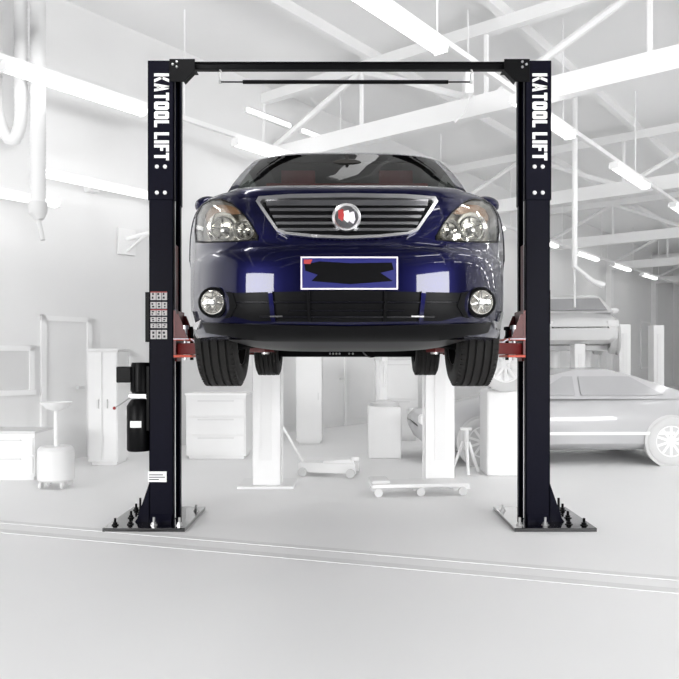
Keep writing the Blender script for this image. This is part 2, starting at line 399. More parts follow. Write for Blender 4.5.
    a0, a1 = sx(1.62, 1.535); cb.box(a0, a1, 6.215, 6.385, 1.42, 2.45)
    carr = lput(cb, 'carriage', M['red'], lift, bevel=0.004)
    cb = LB(); a0, a1 = sx(1.515, 1.36)
    cb.box(a0, a1, 6.12, 6.48, 1.455, 1.475); cb.box(a0, a1, 6.12, 6.48, 1.600, 1.618)
    lput(cb, 'arm_bracket', M['orange'], carr, bevel=0.003)
    for yy in (6.15, 6.45):
        cb = LB(); cb.prism([(s*1.515, 1.60), (s*1.515, 1.83), (s*1.48, 1.83), (s*1.40, 1.62)], yy-0.006, yy+0.006, 'y'); lput(cb, 'bracket_web', M['red'], carr)
    cb = LB()
    cb.box(*sx(1.52, 1.50), 6.14, 6.46, 1.45, 1.86)
    lput(cb, 'gusset', M['red'], carr)
    for yy in (6.17, 6.43):
        cb = LB(); cb.tube([(s*1.425, yy, 1.43), (s*1.425, yy, 1.70)], 0.016, 10); cb.lathe([(0.03, 0), (0.03, 0.03), (0, 0.035)], (s*1.425, yy, 1.70), (0, 0, 1), 12)
        lput(cb, 'arm_lock_pin', M['zinc'] if yy < 6.3 else M['black'], carr, smooth=True)
    cb = LB(); cb.tube([(s*1.36, 6.10, 1.61), (s*1.28, 6.06, 1.565), (s*1.27, 6.06, 1.50)], 0.006, 6); cb.tube([(s*1.38, 6.115, 1.612), (s*1.515, 6.115, 1.612)], 0.006, 6)
    lput(cb, 'restraint_rod', M['platepink'], carr)
    # swing arms: to the front and to the rear lifting points
    for yy, pad in ((6.17, Vector((s*0.617, 5.20, 0))), (6.43, Vector((s*0.66, 7.30, 0)))):
        piv = Vector((s*1.425, yy, 0)); dr = (pad - piv); L = dr.length; ang = math.atan2(dr.y, dr.x)
        mx = Matrix.Translation(piv) @ Matrix.Rotation(ang, 4, 'Z')
        a = LB(); a.box(-0.07, L*0.62, -0.055, 0.055, 1.480, 1.575, mx)
        arm = lput(a, 'swing_arm', M['red'], lift, bevel=0.005)
        a = LB(); a.box(L*0.45, L+0.05, -0.042, 0.042, 1.490, 1.562, mx); lput(a, 'arm_extension', M['red'], arm, bevel=0.004)
        a = LB(); a.lathe([(0.028, 0), (0.028, 0.045), (0.018, 0.045), (0.018, 0.08), (0.055, 0.08), (0.055, 0.098), (0, 0.098)], (pad.x, pad.y, 1.475), (0, 0, 1), 16)
        lput(a, 'lifting_pad', M['zinc'], arm, smooth=True)
# overhead beam
zb0, zb1 = 3.962, 4.026
b = LB(); b.box(-XI-0.03, XI+0.03, 6.185, 6.25, zb0, zb1-0.018); b.box(-XI-0.03, XI+0.03, 6.178, 6.26, zb1-0.018, zb1)
beam = lput(b, 'overhead_beam', M['black'], lift, bevel=0.006)
for s in (-1, 1):
    def sx_(a, b, s=s): return (min(s*a, s*b), max(s*a, s*b))
    b = LB(); pr = [(s*(XI+0.035), zb1), (s*(XI-0.185), zb1), (s*(XI-0.185), 3.93), (s*(XI-0.09), 3.83), (s*(XI+0.035), 3.83)]
    b.prism(pr, YF-0.026, YF-0.014, 'y'); b.box(*sx_(XI+0.03, XI-0.15), YF-0.02, YB, zb1-0.012, zb1-0.002)
    b.prism([(s*(XI-0.185), 3.93), (s*(XI-0.09), 3.83), (s*(XI-0.083), 3.838), (s*(XI-0.178), 3.938)], YF-0.02, YF+0.05, 'y')
    lput(b, 'corner_bracket', M['black'], beam, bevel=0.003)
    for (dx, dz) in ((0.06, 4.00), (0.06, 3.955), (0.025, 3.978)):
        b = LB(); b.lathe([(0, -0.012), (0.009, -0.011), (0.012, 0)], (s*(XI-dx+0.03), YF-0.026, dz), (0, 1, 0), 6)
        lput(b, 'bracket_bolt', M['zinc'], beam)
# shut-off bar under the beam
zr = EYE + (HY-82)*6.2/FPX
b = LB(); b.tube([(-1.13, 6.2, zr), (1.06, 6.2, zr)], 0.007, 8)
bar = lput(b, 'shut_off_bar', M['black'], lift, smooth=True)
b = LB(); b.tube([(-0.93, 6.2, zr), (0.86, 6.2, zr)], 0.017, 12); lput(b, 'foam_sleeve', M['plastic'], bar, smooth=True)
for x in (-1.13, 1.06):
    b = LB(); b.tube([(x, 6.2, zr-0.005), (x, 6.2, zr+0.07), (x+0.012, 6.2, zr+0.085), (x, 6.2, zr+0.11)], 0.008, 8); b.lathe([(0.016, -0.01), (0.016, 0.012)], (x, 6.2, zr), (1, 0, 0), 8)
    lput(b, 'bar_hanger', M['zinc'], bar, smooth=True)
# stickers
def plate_on_front(px0, px1, py0, py1, yoff, name, m, parent, th=0.0015):
    Yp = YF - yoff; b = LB()
    a, c = at(px0, py1, Yp), at(px1, py0, Yp)
    b.box(a.x-LX, c.x-LX, Yp, Yp+th, a.z, c.z); return lput(b, name, m, parent)
colL = [o for o in lift.children if o.name.startswith('column')][0]
stk = LB(); pics = []; Yp = YF-0.0025
for (y0, y1) in ((291.5, 300), (302, 308.5), (310, 315.5), (317, 322), (323.5, 328), (330, 339)):
    for (x0, x1) in ((150.5, 155.8), (156.4, 161.4), (162, 167)):
        a, c = at(x0, y1, Yp), at(x1, y0, Yp); stk.box(a.x-LX, c.x-LX, Yp, Yp+0.002, a.z, c.z)
        stk2 = LB(); pics.append(stk2)
        for q in range(2):
            hx = a.x + (c.x-a.x)*random.uniform(0.15, 0.4); hz = a.z + (c.z-a.z)*(0.15+0.42*q)
            stk2.box(hx-LX, hx+(c.x-a.x)*random.uniform(0.3, 0.5)-LX, Yp-0.001, Yp, hz, hz+(c.z-a.z)*0.26)
wl = lput(stk, 'warning_sticker', M['sticker'], colL, label='grid of small silver safety pictogram stickers')
for q in pics: lput(q, 'pictogram', M['inkdark'], wl)
stk = LB()
for y0 in (291.5, 309.2):
    a, c = at(150.5, y0+1.2, Yp-0.001), at(167, y0, Yp-0.001); stk.box(a.x-LX, c.x-LX, Yp-0.001, Yp, a.z, c.z)
lput(stk, 'sticker_header', M['inkred'], colL)
nl = plate_on_front(147.8, 166.5, 471.5, 482, 0.0025, 'rating_label', M['letter'], colL)
b = LB()
for q, (x0, x1) in enumerate(((149, 163), (149, 165), (149, 159))):
    a, c = at(x0, 475.4+q*2.3, Yp-0.001), at(x1, 474.4+q*2.3, Yp-0.001); b.box(a.x-LX, c.x-LX, Yp-0.001, Yp, a.z, c.z)
lput(b, 'print_line', M['inkdark'], colL)
# power unit on the outside of the left column
def zz(py, Y=6.28): return EYE + (HY-py)*Y/FPX
pu_x = -XO - 0.095
b = LB(); b.box(-XO-0.03, -XO+0.008, 6.20, 6.36, zz(430), zz(366)); pu = lput(b, 'power_unit', M['black'], lift, bevel=0.004)
b = LB(); r = 0.088
b.lathe([(0, 0), (r*0.9, 0), (r, 0.012), (r, 0.25), (r*0.94, 0.268), (0, 0.272)], (pu_x, 6.28, zz(393)), (0, 0, 1), 28)
for i in range(14):
    a = math.pi*2*i/14; b.box(-0.003, 0.003, r-0.002, r+0.005, 0.02, 0.235, Matrix.Translation((pu_x, 6.28, zz(393))) @ Matrix.Rotation(a, 4, 'Z'))
lput(b, 'motor', M['black'], pu, smooth=True)
b = LB(); b.box(pu_x-0.205, pu_x-0.075, 6.22, 6.34, zz(382.5), zz(366.5)); lput(b, 'switch_box', M['black'], pu, bevel=0.008)
b = LB(); b.box(pu_x-0.09, pu_x+0.065, 6.20, 6.33, zz(398), zz(393.5)); lput(b, 'valve_block', M['zinc'], pu, bevel=0.004)
b = LB(); r = 0.102; cx_ = pu_x - 0.02
b.lathe([(0, 0), (r*0.92, 0), (r, 0.015), (r, 0.395), (r*0.8, 0.432), (r*0.6, 0.455), (0, 0.458)], (cx_, 6.27, zz(450.5)), (0, 0, 1), 28)
lput(b, 'oil_tank', M['black'], pu, smooth=True)
b = LB(); n = 8
for i in range(n):
    a0 = R(-118 + 56*i/n); a1 = R(-118 + 56*(i+1)/n); rr_ = r+0.0015
    b.face([(cx_+rr_*math.cos(a0), 6.27+rr_*math.sin(a0), zz(426.5)), (cx_+rr_*math.cos(a1), 6.27+rr_*math.sin(a1), zz(426.5)), (cx_+rr_*math.cos(a1), 6.27+rr_*math.sin(a1), zz(420)), (cx_+rr_*math.cos(a0), 6.27+rr_*math.sin(a0), zz(420))])
lput(b, 'tank_label', M['letter'], pu)
b = LB(); b.tube([(pu_x-0.07, 6.19, zz(397)), (pu_x-0.15, 6.15, zz(404)), (pu_x-0.185, 6.13, zz(406.5))], 0.006, 8); lv = lput(b, 'release_lever', M['zinc'], pu)
b = LB(); b.ball((pu_x-0.190, 6.13, zz(407)), 0.014, 0.014, 0.014); lput(b, 'lever_knob', M['inkred'], pu, smooth=True)

# ---------------------------------------------------------------- the dark blue car
CY, CZ, WB = 4.04, 1.285, 2.75
car = thing('car', 'dark blue people carrier raised on the black lift, seen from the front', 'car', (0, CY, CZ))
_z  = [0.25, 0.265, 0.30, 0.38, 0.48, 0.56, 0.60, 0.63, 0.645, 0.660, 0.672, 0.70, 0.80, 0.875, 0.925, 0.952, 0.968, 0.985, 1.01, 1.04, 1.085, 1.30, 1.50, 1.62, 1.672, 1.702, 1.722, 1.734]
_F  = [-.80, -.86, -.892, -.914, -.922, -.920, -.914, -.902, -.886, -.874, -.868, -.864, -.848, -.822, -.785, -.740, -.680, -.560, -.40, -.14, 0.26, 0.60, 0.91, 1.10, 1.19, 1.30, 1.48, 1.85]
_W  = [.840, .850, .865, .875, .880, .880, .880, .880, .880, .880, .879, .879, .877, .872, .868, .864, .860, .856, .850, .846, .848, .832, .780, .725, .690, .640, .56, .30]
_S  = [-.08, -.08, -.08, -.08, -.08, -.08, -.08, -.08, -.08, -.08, -.08, -.08, -.08, -.07, -.05, -.03, .00, .05, .12, .30, .60, .88, 1.15, 1.31, 1.38, 1.46, 1.62, 2.0]
_P  = [4.2, 4.2, 4.2, 4.2, 4.2, 4.2, 4.2, 4.2, 4.2, 4.2, 4.2, 4.2, 4.2, 4.3, 4.4, 4.6, 4.8, 4.8, 4.4, 3.8, 3.2, 3.2, 3.4, 3.6, 3.6, 3.2, 2.6, 2.2]
_Rr = [3.36, 3.39, 3.42, 3.45, 3.45, 3.45, 3.45, 3.45, 3.45, 3.45, 3.45, 3.44, 3.43, 3.42, 3.42, 3.41, 3.41, 3.41, 3.40, 3.40, 3.38, 3.30, 3.18, 3.10, 3.04, 2.95, 2.80, 2.5]
fF, fW, fS, fP, fR = (spline(_z, v) for v in (_F, _W, _S, _P, _Rr))
def yfront(x, z):
    u = min(abs(x) / fW(z), 1.0); return fF(z) + (fS(z)-fF(z)) * u**fP(z)
def hit(px, py):
    """where the sight line through a point of the front view meets the car's nose (car space)"""
    def g(Y): return (Y - CY) - yfront((px-CX)*Y/FPX, (EYE-CZ) + (HY-py)*Y/FPX)
    Y = 2.9; step = 0.02
    while Y < 6.2 and g(Y) < 0: Y += step
    lo, hi = Y-step, Y
    for _ in range(30):
        m_ = (lo+hi)/2
        if g(m_) < 0: lo = m_
        else: hi = m_
    Y = hi; return Vector(((px-CX)*Y/FPX, Y-CY, (EYE-CZ) + (HY-py)*Y/FPX))
def nrm(p):
    e = 0.004
    gx = (yfront(p.x+e, p.z) - yfront(p.x-e, p.z))/(2*e); gz = (yfront(p.x, p.z+e) - yfront(p.x, p.z-e))/(2*e)
    gx = max(-4, min(4, gx)); gz = max(-4, min(4, gz))
    return Vector((gx, -1, gz)).normalized()
def patch(mb, poly, off, th, cell=4.0, fn=None, top=True, back=False):
    cap_ = top
    """a plate that follows the nose: outline in the front view, raised by off, th thick"""
    t = bmesh.new(); t.faces.new([t.verts.new((a, c, 0)) for a, c in poly])
    xs = [a for a, c in poly]; ys = [c for a, c in poly]
    for ax, v in ((0, xs), (1, ys)):
        q = math.floor(min(v)/cell)*cell + cell
        while q < max(v) - 1e-6:
            co = [0, 0, 0]; co[ax] = q; no = [0, 0, 0]; no[ax] = 1
            bmesh.ops.bisect_plane(t, geom=t.verts[:]+t.edges[:]+t.faces[:], plane_co=co, plane_no=no); q += cell
    top, bot = {}, {}
    for v in t.verts:
        p = fn(v.co.x, v.co.y) if fn else hit(v.co.x, v.co.y); n = nrm(p)
        top[v] = mb.bm.verts.new(p + n*off); bot[v] = mb.bm.verts.new(p + (Vector((-0.12 if p.x > 0 else 0.12, 1, 0))*(th-off) if back else n*(off-th)))
    for f in t.faces:
        vs = list(f.verts)
        if cap_: mb.bm.faces.new([top[v] for v in vs])
        mb.bm.faces.new([bot[v] for v in vs][::-1])
    for e in t.edges:
        if len(e.link_faces) == 1:
            a, c = e.verts; mb.bm.faces.new([top[a], top[c], bot[c], bot[a]])
    t.free(); return mb
def mir(poly): return [(2*CX - a, c) for a, c in poly][::-1]
def both(poly): return (poly, mir(poly))

def outline(z, n1=22, n2=26, n3=10):
    W, S, F, P_, Rr = fW(z), fS(z), fF(z), fP(z), fR(z); pts = []
    for i in range(n1+1):
        u = math.sin(math.pi/2*i/n1)
        pts.append((W*u, F + (S-F)*u**P_))
    Rs = Rr - 0.30
    for i in range(1, n2+1): pts.append((W*(1-0.03*(i/n2)**3), S + (Rs-S)*i/n2))
    W2 = W*0.97
    for i in range(1, n3+1):
        u = math.cos(math.pi/2*i/n3); pts.append((W2*u, Rs + 0.30*(1-u**4)))
    return pts + [(-x, y) for x, y in pts[-2:0:-1]]
def loft(mb, zs, keep=None, cap=(True, True)):
    rings = [[mb.bm.verts.new((x, y, z)) for x, y in outline(z)] for z in zs]
    n = len(rings[0])
    for a in range(len(zs)-1):
        for q in range(n):
            if keep is None or keep(a, q): mb.bm.faces.new([rings[a][q], rings[a][(q+1) % n], rings[a+1][(q+1) % n], rings[a+1][q]])
    if cap[0]: mb.bm.faces.new(rings[0])
    if cap[1]: mb.bm.faces.new(rings[-1][::-1])
    return mb
HL = [(195.5, 232), (197, 215), (202, 205.5), (211, 200), (222, 199.5), (232, 203), (242, 211.5), (251, 223), (258.5, 236), (258, 240.5), (240, 241.8), (210, 242.6), (196.5, 241.5)]
zs_low = [0.25, 0.258, 0.265, 0.28, 0.30, 0.34, 0.38, 0.43, 0.48, 0.53, 0.56, 0.58, 0.60, 0.62, 0.635, 0.645, 0.655, 0.665, 0.68, 0.70, 0.75, 0.80, 0.84, 0.875, 0.90, 0.925, 0.94, 0.955, 0.968, 0.98, 0.995, 1.01, 1.03, 1.05, 1.085]
b = MB(); loft(b, zs_low)
body = b.build('body', M['paint'], car, smooth=True)
b = MB()
for yy in (0, WB):
    for s in (-1, 1): b.lathe([(0, 0), (0.375, 0), (0.375, 0.42), (0, 0.42)], (s*0.52, yy, 0.335), (s, 0, 0), 40)
cuts = [b.build('cutter', M['under'])]
for pol_ in (HL, mir(HL)):
    b = MB(); patch(b, pol_, 0.03, 0.15, back=True); bmesh.ops.remove_doubles(b.bm, verts=b.bm.verts, dist=1e-6); cuts.append(b.build('cutter', M['under']))
for cut in cuts:
    cut.location = (0, CY, CZ)
    bo = body.modifiers.new('arch', 'BOOLEAN'); bo.operation = 'DIFFERENCE'; bo.object = cut; bo.solver = 'EXACT'
bpy.context.view_layer.update()
me = bpy.data.meshes.new_from_object(body.evaluated_get(bpy.context.evaluated_depsgraph_get()))
body.modifiers.clear(); body.data = me; 
for cut in cuts: bpy.data.objects.remove(cut)
me.shade_smooth(); me.set_sharp_from_angle(angle=R(35))
# greenhouse: pillars and roof, then the panes
zs_up = [1.085, 1.11, 1.15, 1.20, 1.30, 1.40, 1.50, 1.58, 1.625, 1.650, 1.672, 1.688, 1.702, 1.713, 1.722, 1.729, 1.734]
n_ring = len(outline(1.2)); half = 22+26+10
def region(a, q):
    j = q if q < half else n_ring - 1 - q             # quad index from the nose, either side
    z = zs_up[a]
    if not (1.11 <= z < 1.650): return 'body'
    if j < 16: return 'wind'
    if 22 <= j < 47 and 1.15 <= z < 1.58:
        if j in (22, 31, 32, 40): return 'body'
        return 'side'
    if j >= 51 and 1.15 <= z < 1.58: return 'rear'
    return 'body'
b = MB(); loft(b, zs_up, lambda a, q: region(a, q) == 'body', (False, True)); b.build('roof', M['paint'], car, smooth=True)
for nm, key in (('windscreen', 'wind'), ('side_window', 'side'), ('rear_window', 'rear')):
    b = MB(); loft(b, zs_up, lambda a, q: region(a, q) == key, (False, False))
    bmesh.ops.delete(b.bm, geom=[v for v in b.bm.verts if not v.link_faces], context='VERTS')
    b.build(nm, M['screen'], car, smooth=True)
# cabin
b = MB(); b.box(-0.76, 0.76, 0.45, 3.1, 1.086, 1.10); b.prism([(0.62, 1.10), (0.78, 1.28), (0.89, 1.375), (0.97, 1.37), (1.02, 1.10)], -0.56, 0.56, 'x'); b.box(-0.72, 0.72, 0.86, 1.0, 1.10, 1.22); b.build('dashboard', M['maroon'], car, bevel=0.01)
for x in (-0.38, 0.38):
    b = MB(); b.prism([(1.30, 1.10), (1.55, 1.10), (1.58, 1.42), (1.50, 1.46), (1.42, 1.42)], x-0.26, x+0.26, 'x'); st = b.build('seat', M['maroon'], car, bevel=0.03)
    b = MB(); b.box(x-0.13, x+0.13, 1.48, 1.57, 1.47, 1.62); b.tube([(x-0.06, 1.53, 1.42), (x-0.06, 1.53, 1.5)], 0.008, 6); b.tube([(x+0.06, 1.53, 1.42), (x+0.06, 1.53, 1.5)], 0.008, 6); b.build('headrest', M['maroon'], st, bevel=0.025)
b = MB(); b.box(-0.70, 0.70, 2.20, 2.34, 1.10, 1.50); b.build('rear_seat', M['maroon'], car, bevel=0.03)
b = MB(); rim_c = Vector((0.38, 1.02, 1.20)); b.lathe([(0.19+0.016*math.cos(2*math.pi*i/10), 0.016*math.sin(2*math.pi*i/10)) for i in range(10)], rim_c, (0, -0.87, 0.5), 28, close=True)
b.tube([rim_c, rim_c + Vector((0, -0.16, -0.08))], 0.03, 8); b.box(-0.18, 0.18, -0.015, 0.015, -0.02, 0.02, Matrix.Translation(rim_c)); b.build('steering_wheel', M['lining'], car, smooth=True)
b = MB(); b.ball((0, 0.98, 1.535), 0.11, 0.02, 0.032); b.tube([(0, 0.98, 1.55), (0, 0.99, 1.60)], 0.012, 8); b.build('interior_mirror', M['lining'], car, smooth=True)
b = MB(); b.box(-0.60, 0.60, 1.30, 2.95, 1.625, 1.635); b.build('headliner', M['lining'], car)
# bonnet: a raised skin with its shut lines
def on_xz(x, z): return Vector((x, yfront(x, z), z))
b = MB(); b2 = bmesh.new()
zsb = [0.90, 0.915, 0.93, 0.944, 0.956, 0.967, 0.978, 0.99, 1.005, 1.02, 1.04, 1.06, 1.08]; nx = 28
g0, g1 = [], []
for z in zsb:
    hw = 0.50 + (z-0.90)/0.18*0.19; ra, rb = [], []
    for i in range(nx+1):
        x = hw*(2*i/nx-1); p = on_xz(x, z); n = nrm(p)
        edge = 0.0015 if (i in (0, nx) or z == zsb[0]) else 0.007
        ra.append(b.bm.verts.new(p+n*edge)); rb.append(b.bm.verts.new(p-n*0.002))
    g0.append(ra); g1.append(rb)
for a in range(len(zsb)-1):
    for i in range(nx):
        b.bm.faces.new([g0[a][i], g0[a][i+1], g0[a+1][i+1], g0[a+1][i]])
b2.free()
bmesh.ops.delete(b.bm, geom=[v for v in b.bm.verts if not v.link_faces], context='VERTS')
b.build('bonnet', M['paint'], car, smooth=True)
# bumper skin: stands proud of the nose below the lamps
b = MB(); zs_b = [0.256, 0.268, 0.29, 0.32, 0.35, 0.38, 0.43, 0.48, 0.52, 0.55, 0.58, 0.60, 0.62, 0.635, 0.645, 0.651]
nx = 44; rows_ = []
for z in zs_b:
    row = []
    for i in range(nx+1):
        a = math.sin(math.pi/2*(2*i/nx-1)); x = a*fW(z)*0.905; p = on_xz(x, z); n = nrm(p)
        o_ = 0.012 if 0.26 < z < 0.65 and 0 < i < nx else 0.0
        row.append(b.bm.verts.new(p+n*o_))
    rows_.append(row)
for a in range(len(zs_b)-1):
    for i in range(nx): b.bm.faces.new([rows_[a][i], rows_[a][i+1], rows_[a+1][i+1], rows_[a+1][i]])
bumper = b.build('bumper', M['paint'], car, smooth=True)
# lower intake: raised black patch painting the recess dark, slats and uprights
b = MB(); patch(b, [(232, 293), (345, 290.5), (462, 293), (462, 300), (460, 315), (440, 320), (345, 321), (254, 320), (234, 315), (232, 300)], 0.020, 0.006)
intake = b.build('lower_intake', M['plastic'], bumper, smooth=True)
for y0, y1, xa, xb in ((301.2, 302.8, 240, 454), (309.5, 310.6, 290, 404), (315, 316.6, 262, 432)):
    b = MB(); patch(b, [(xa, y0), (xb, y0), (xb, y1), (xa, y1)], 0.030, 0.012); b.build('intake_slat', M['slat'], intake, smooth=True)
for xs_ in ((270, 274, 273, 277), (307, 310, 308, 311)):
    for pol in both([(xs_[0], 291.5), (xs_[1], 291.5), (xs_[3], 320), (xs_[2], 320)]):
        b = MB(); patch(b, pol, 0.033, 0.014); b.build('intake_upright', M['paint'] if xs_[0] < 300 else M['black'], intake, smooth=True)
for pol in both([(272, 314.5), (284, 314.3), (284, 315.6), (272, 315.8)]):
    b = MB(); patch(b, pol, 0.034, 0.006); b.build('intake_trim', M['chrome'], intake)
# lower lip and splash shield
b = MB()
for pol in ([(206, 322), (345, 325), (488, 322), (484, 331), (430, 337), (345, 338.5), (264, 337), (210, 331)],): patch(b, pol, 0.022, 0.02, 6)
b.build('lower_lip', M['black'], bumper, smooth=True)
b = MB(); nu, nv = 26, 5; gr = []
for i in range(nv+1):
    row = []
    for j in range(nu+1):
        u = 2*j/nu-1; x = u*0.56; v = i/nv
        row.append(b.bm.verts.new((x, -0.80+0.10*u*u+0.85*v, 0.245 - 0.045*math.sin(math.pi*min(1, v*1.2))*(1-u**4) - 0.02*v)))
    gr.append(row)
for i in range(nv):
    for j in range(nu): b.bm.faces.new([gr[i][j], gr[i][j+1], gr[i+1][j+1], gr[i+1][j]])
b.build('splash_shield', M['plastic'], car, smooth=True)
# grille
outer = [(258.5, 205), (261, 200.8), (290, 199), (347, 198.2), (404, 199), (433, 200.8), (435.5, 205), (417, 232), (408, 236.5), (380, 239.5), (347, 240.8), (314, 239.5), (286, 236.5), (277, 232)]
inner = [(262.5, 206), (264.5, 203.8), (290, 202.4), (347, 201.8), (404, 202.4), (429.5, 203.8), (431.5, 206), (414.5, 230.8), (406.5, 234), (380, 236.8), (347, 238), (314, 236.8), (287.5, 234), (279.5, 230.8)]
b = MB(); patch(b, outer, 0.012, 0.012); grille = b.build('grille', M['plastic'], car, smooth=True)
n = len(outer); b = MB()
for i in range(n):
    j = (i+1) % n; patch(b, [outer[i], outer[j], inner[j], inner[i]], 0.034, 0.03, 6)
bmesh.ops.remove_doubles(b.bm, verts=b.bm.verts, dist=1e-5)
b.build('grille_frame', M['trimchrome'], grille, smooth=True)
for k_, (yc, ha) in enumerate(((205.8, 2.6), (212.2, 1.3), (218.6, 1.3), (225.0, 1.3), (231.2, 1.3))):
    fr_ = (yc-203)/(236-203)
    xl = 265.5 + 16*fr_**0.9
    b = MB(); patch(b, [(xl, yc-ha), (2*CX-xl, yc-ha), (2*CX-xl-1, yc+ha), (xl+1, yc+ha)], 0.026, 0.016, 5); b.build('grille_bar', M['darkchrome'], grille, smooth=True)
# round badge with three slanted shields
ec = hit(346.5, 220.5); en = nrm(ec); es = Vector((1, 0, 0)); eu = en.cross(es).normalized()
if eu.z < 0: eu = -eu
b = MB(); b.lathe([(0.064, 0.026), (0.064, 0.046), (0.058, 0.052), (0.052, 0.046), (0.052, 0.026)], ec, en, 36); bad = b.build('badge', M['trimchrome'], grille, smooth=True)
b = MB(); b.lathe([(0, 0.040), (0.053, 0.040), (0.053, 0.03)], ec, en, 36); b.build('badge_field', M['darkchrome'], bad)
for k_, (dx, dy, mm) in enumerate(((-0.024, 0.006, 'inkred'), (0.0, 0.0, 'letter'), (0.024, -0.006, 'platepink'))):
    b = MB(); sh = [(-0.013, 0.024), (0.009, 0.030), (0.015, -0.004), (0.006, -0.026), (-0.012, -0.012)]
    lo = [ec + en*0.040 + es*(dx+u) + eu*(dy+v) for u, v in sh]; hi = [p + en*0.007 for p in lo]
    lo = [b.bm.verts.new(p) for p in lo]; hi = [b.bm.verts.new(p) for p in hi]
    b.bm.faces.new(hi)
    for i in range(5): b.bm.faces.new([lo[i], lo[(i+1) % 5], hi[(i+1) % 5], hi[i]])
    b.build('shield', M[mm], bad)
# number plate (its characters are blacked out)
b = MB(); patch(b, [(302, 260), (396.5, 260), (396.5, 289.5), (302, 289.5)], 0.034, 0.014, 6); npl = b.build('number_plate', M['plateblue'], bumper)
b = MB()
for pol in ([(301.5, 259.5), (397, 259.5), (397, 260.8), (301.5, 260.8)], [(301.5, 288.6), (397, 288.6), (397, 290), (301.5, 290)], [(301.5, 260.8), (302.9, 260.8), (302.9, 288.6), (301.5, 288.6)], [(395.6, 260.8), (397, 260.8), (397, 288.6), (395.6, 288.6)]): patch(b, pol, 0.038, 0.014, 6)
b.build('plate_frame', M['platepink'], npl)
b = MB(); patch(b, [(305, 266), (320, 263.5), (350, 265), (391, 264.5), (393, 271), (380, 274), (392, 282), (350, 285), (312, 282), (318, 276), (306, 272)], 0.036, 0.001, 6); b.build('blackout_smear', M['black'], npl)
b = MB(); patch(b, [(304.5, 262), (313, 262), (311, 265.5), (304.5, 265.5)], 0.0365, 0.001, 6); b.build('plate_corner_mark', M['inkred'], npl)
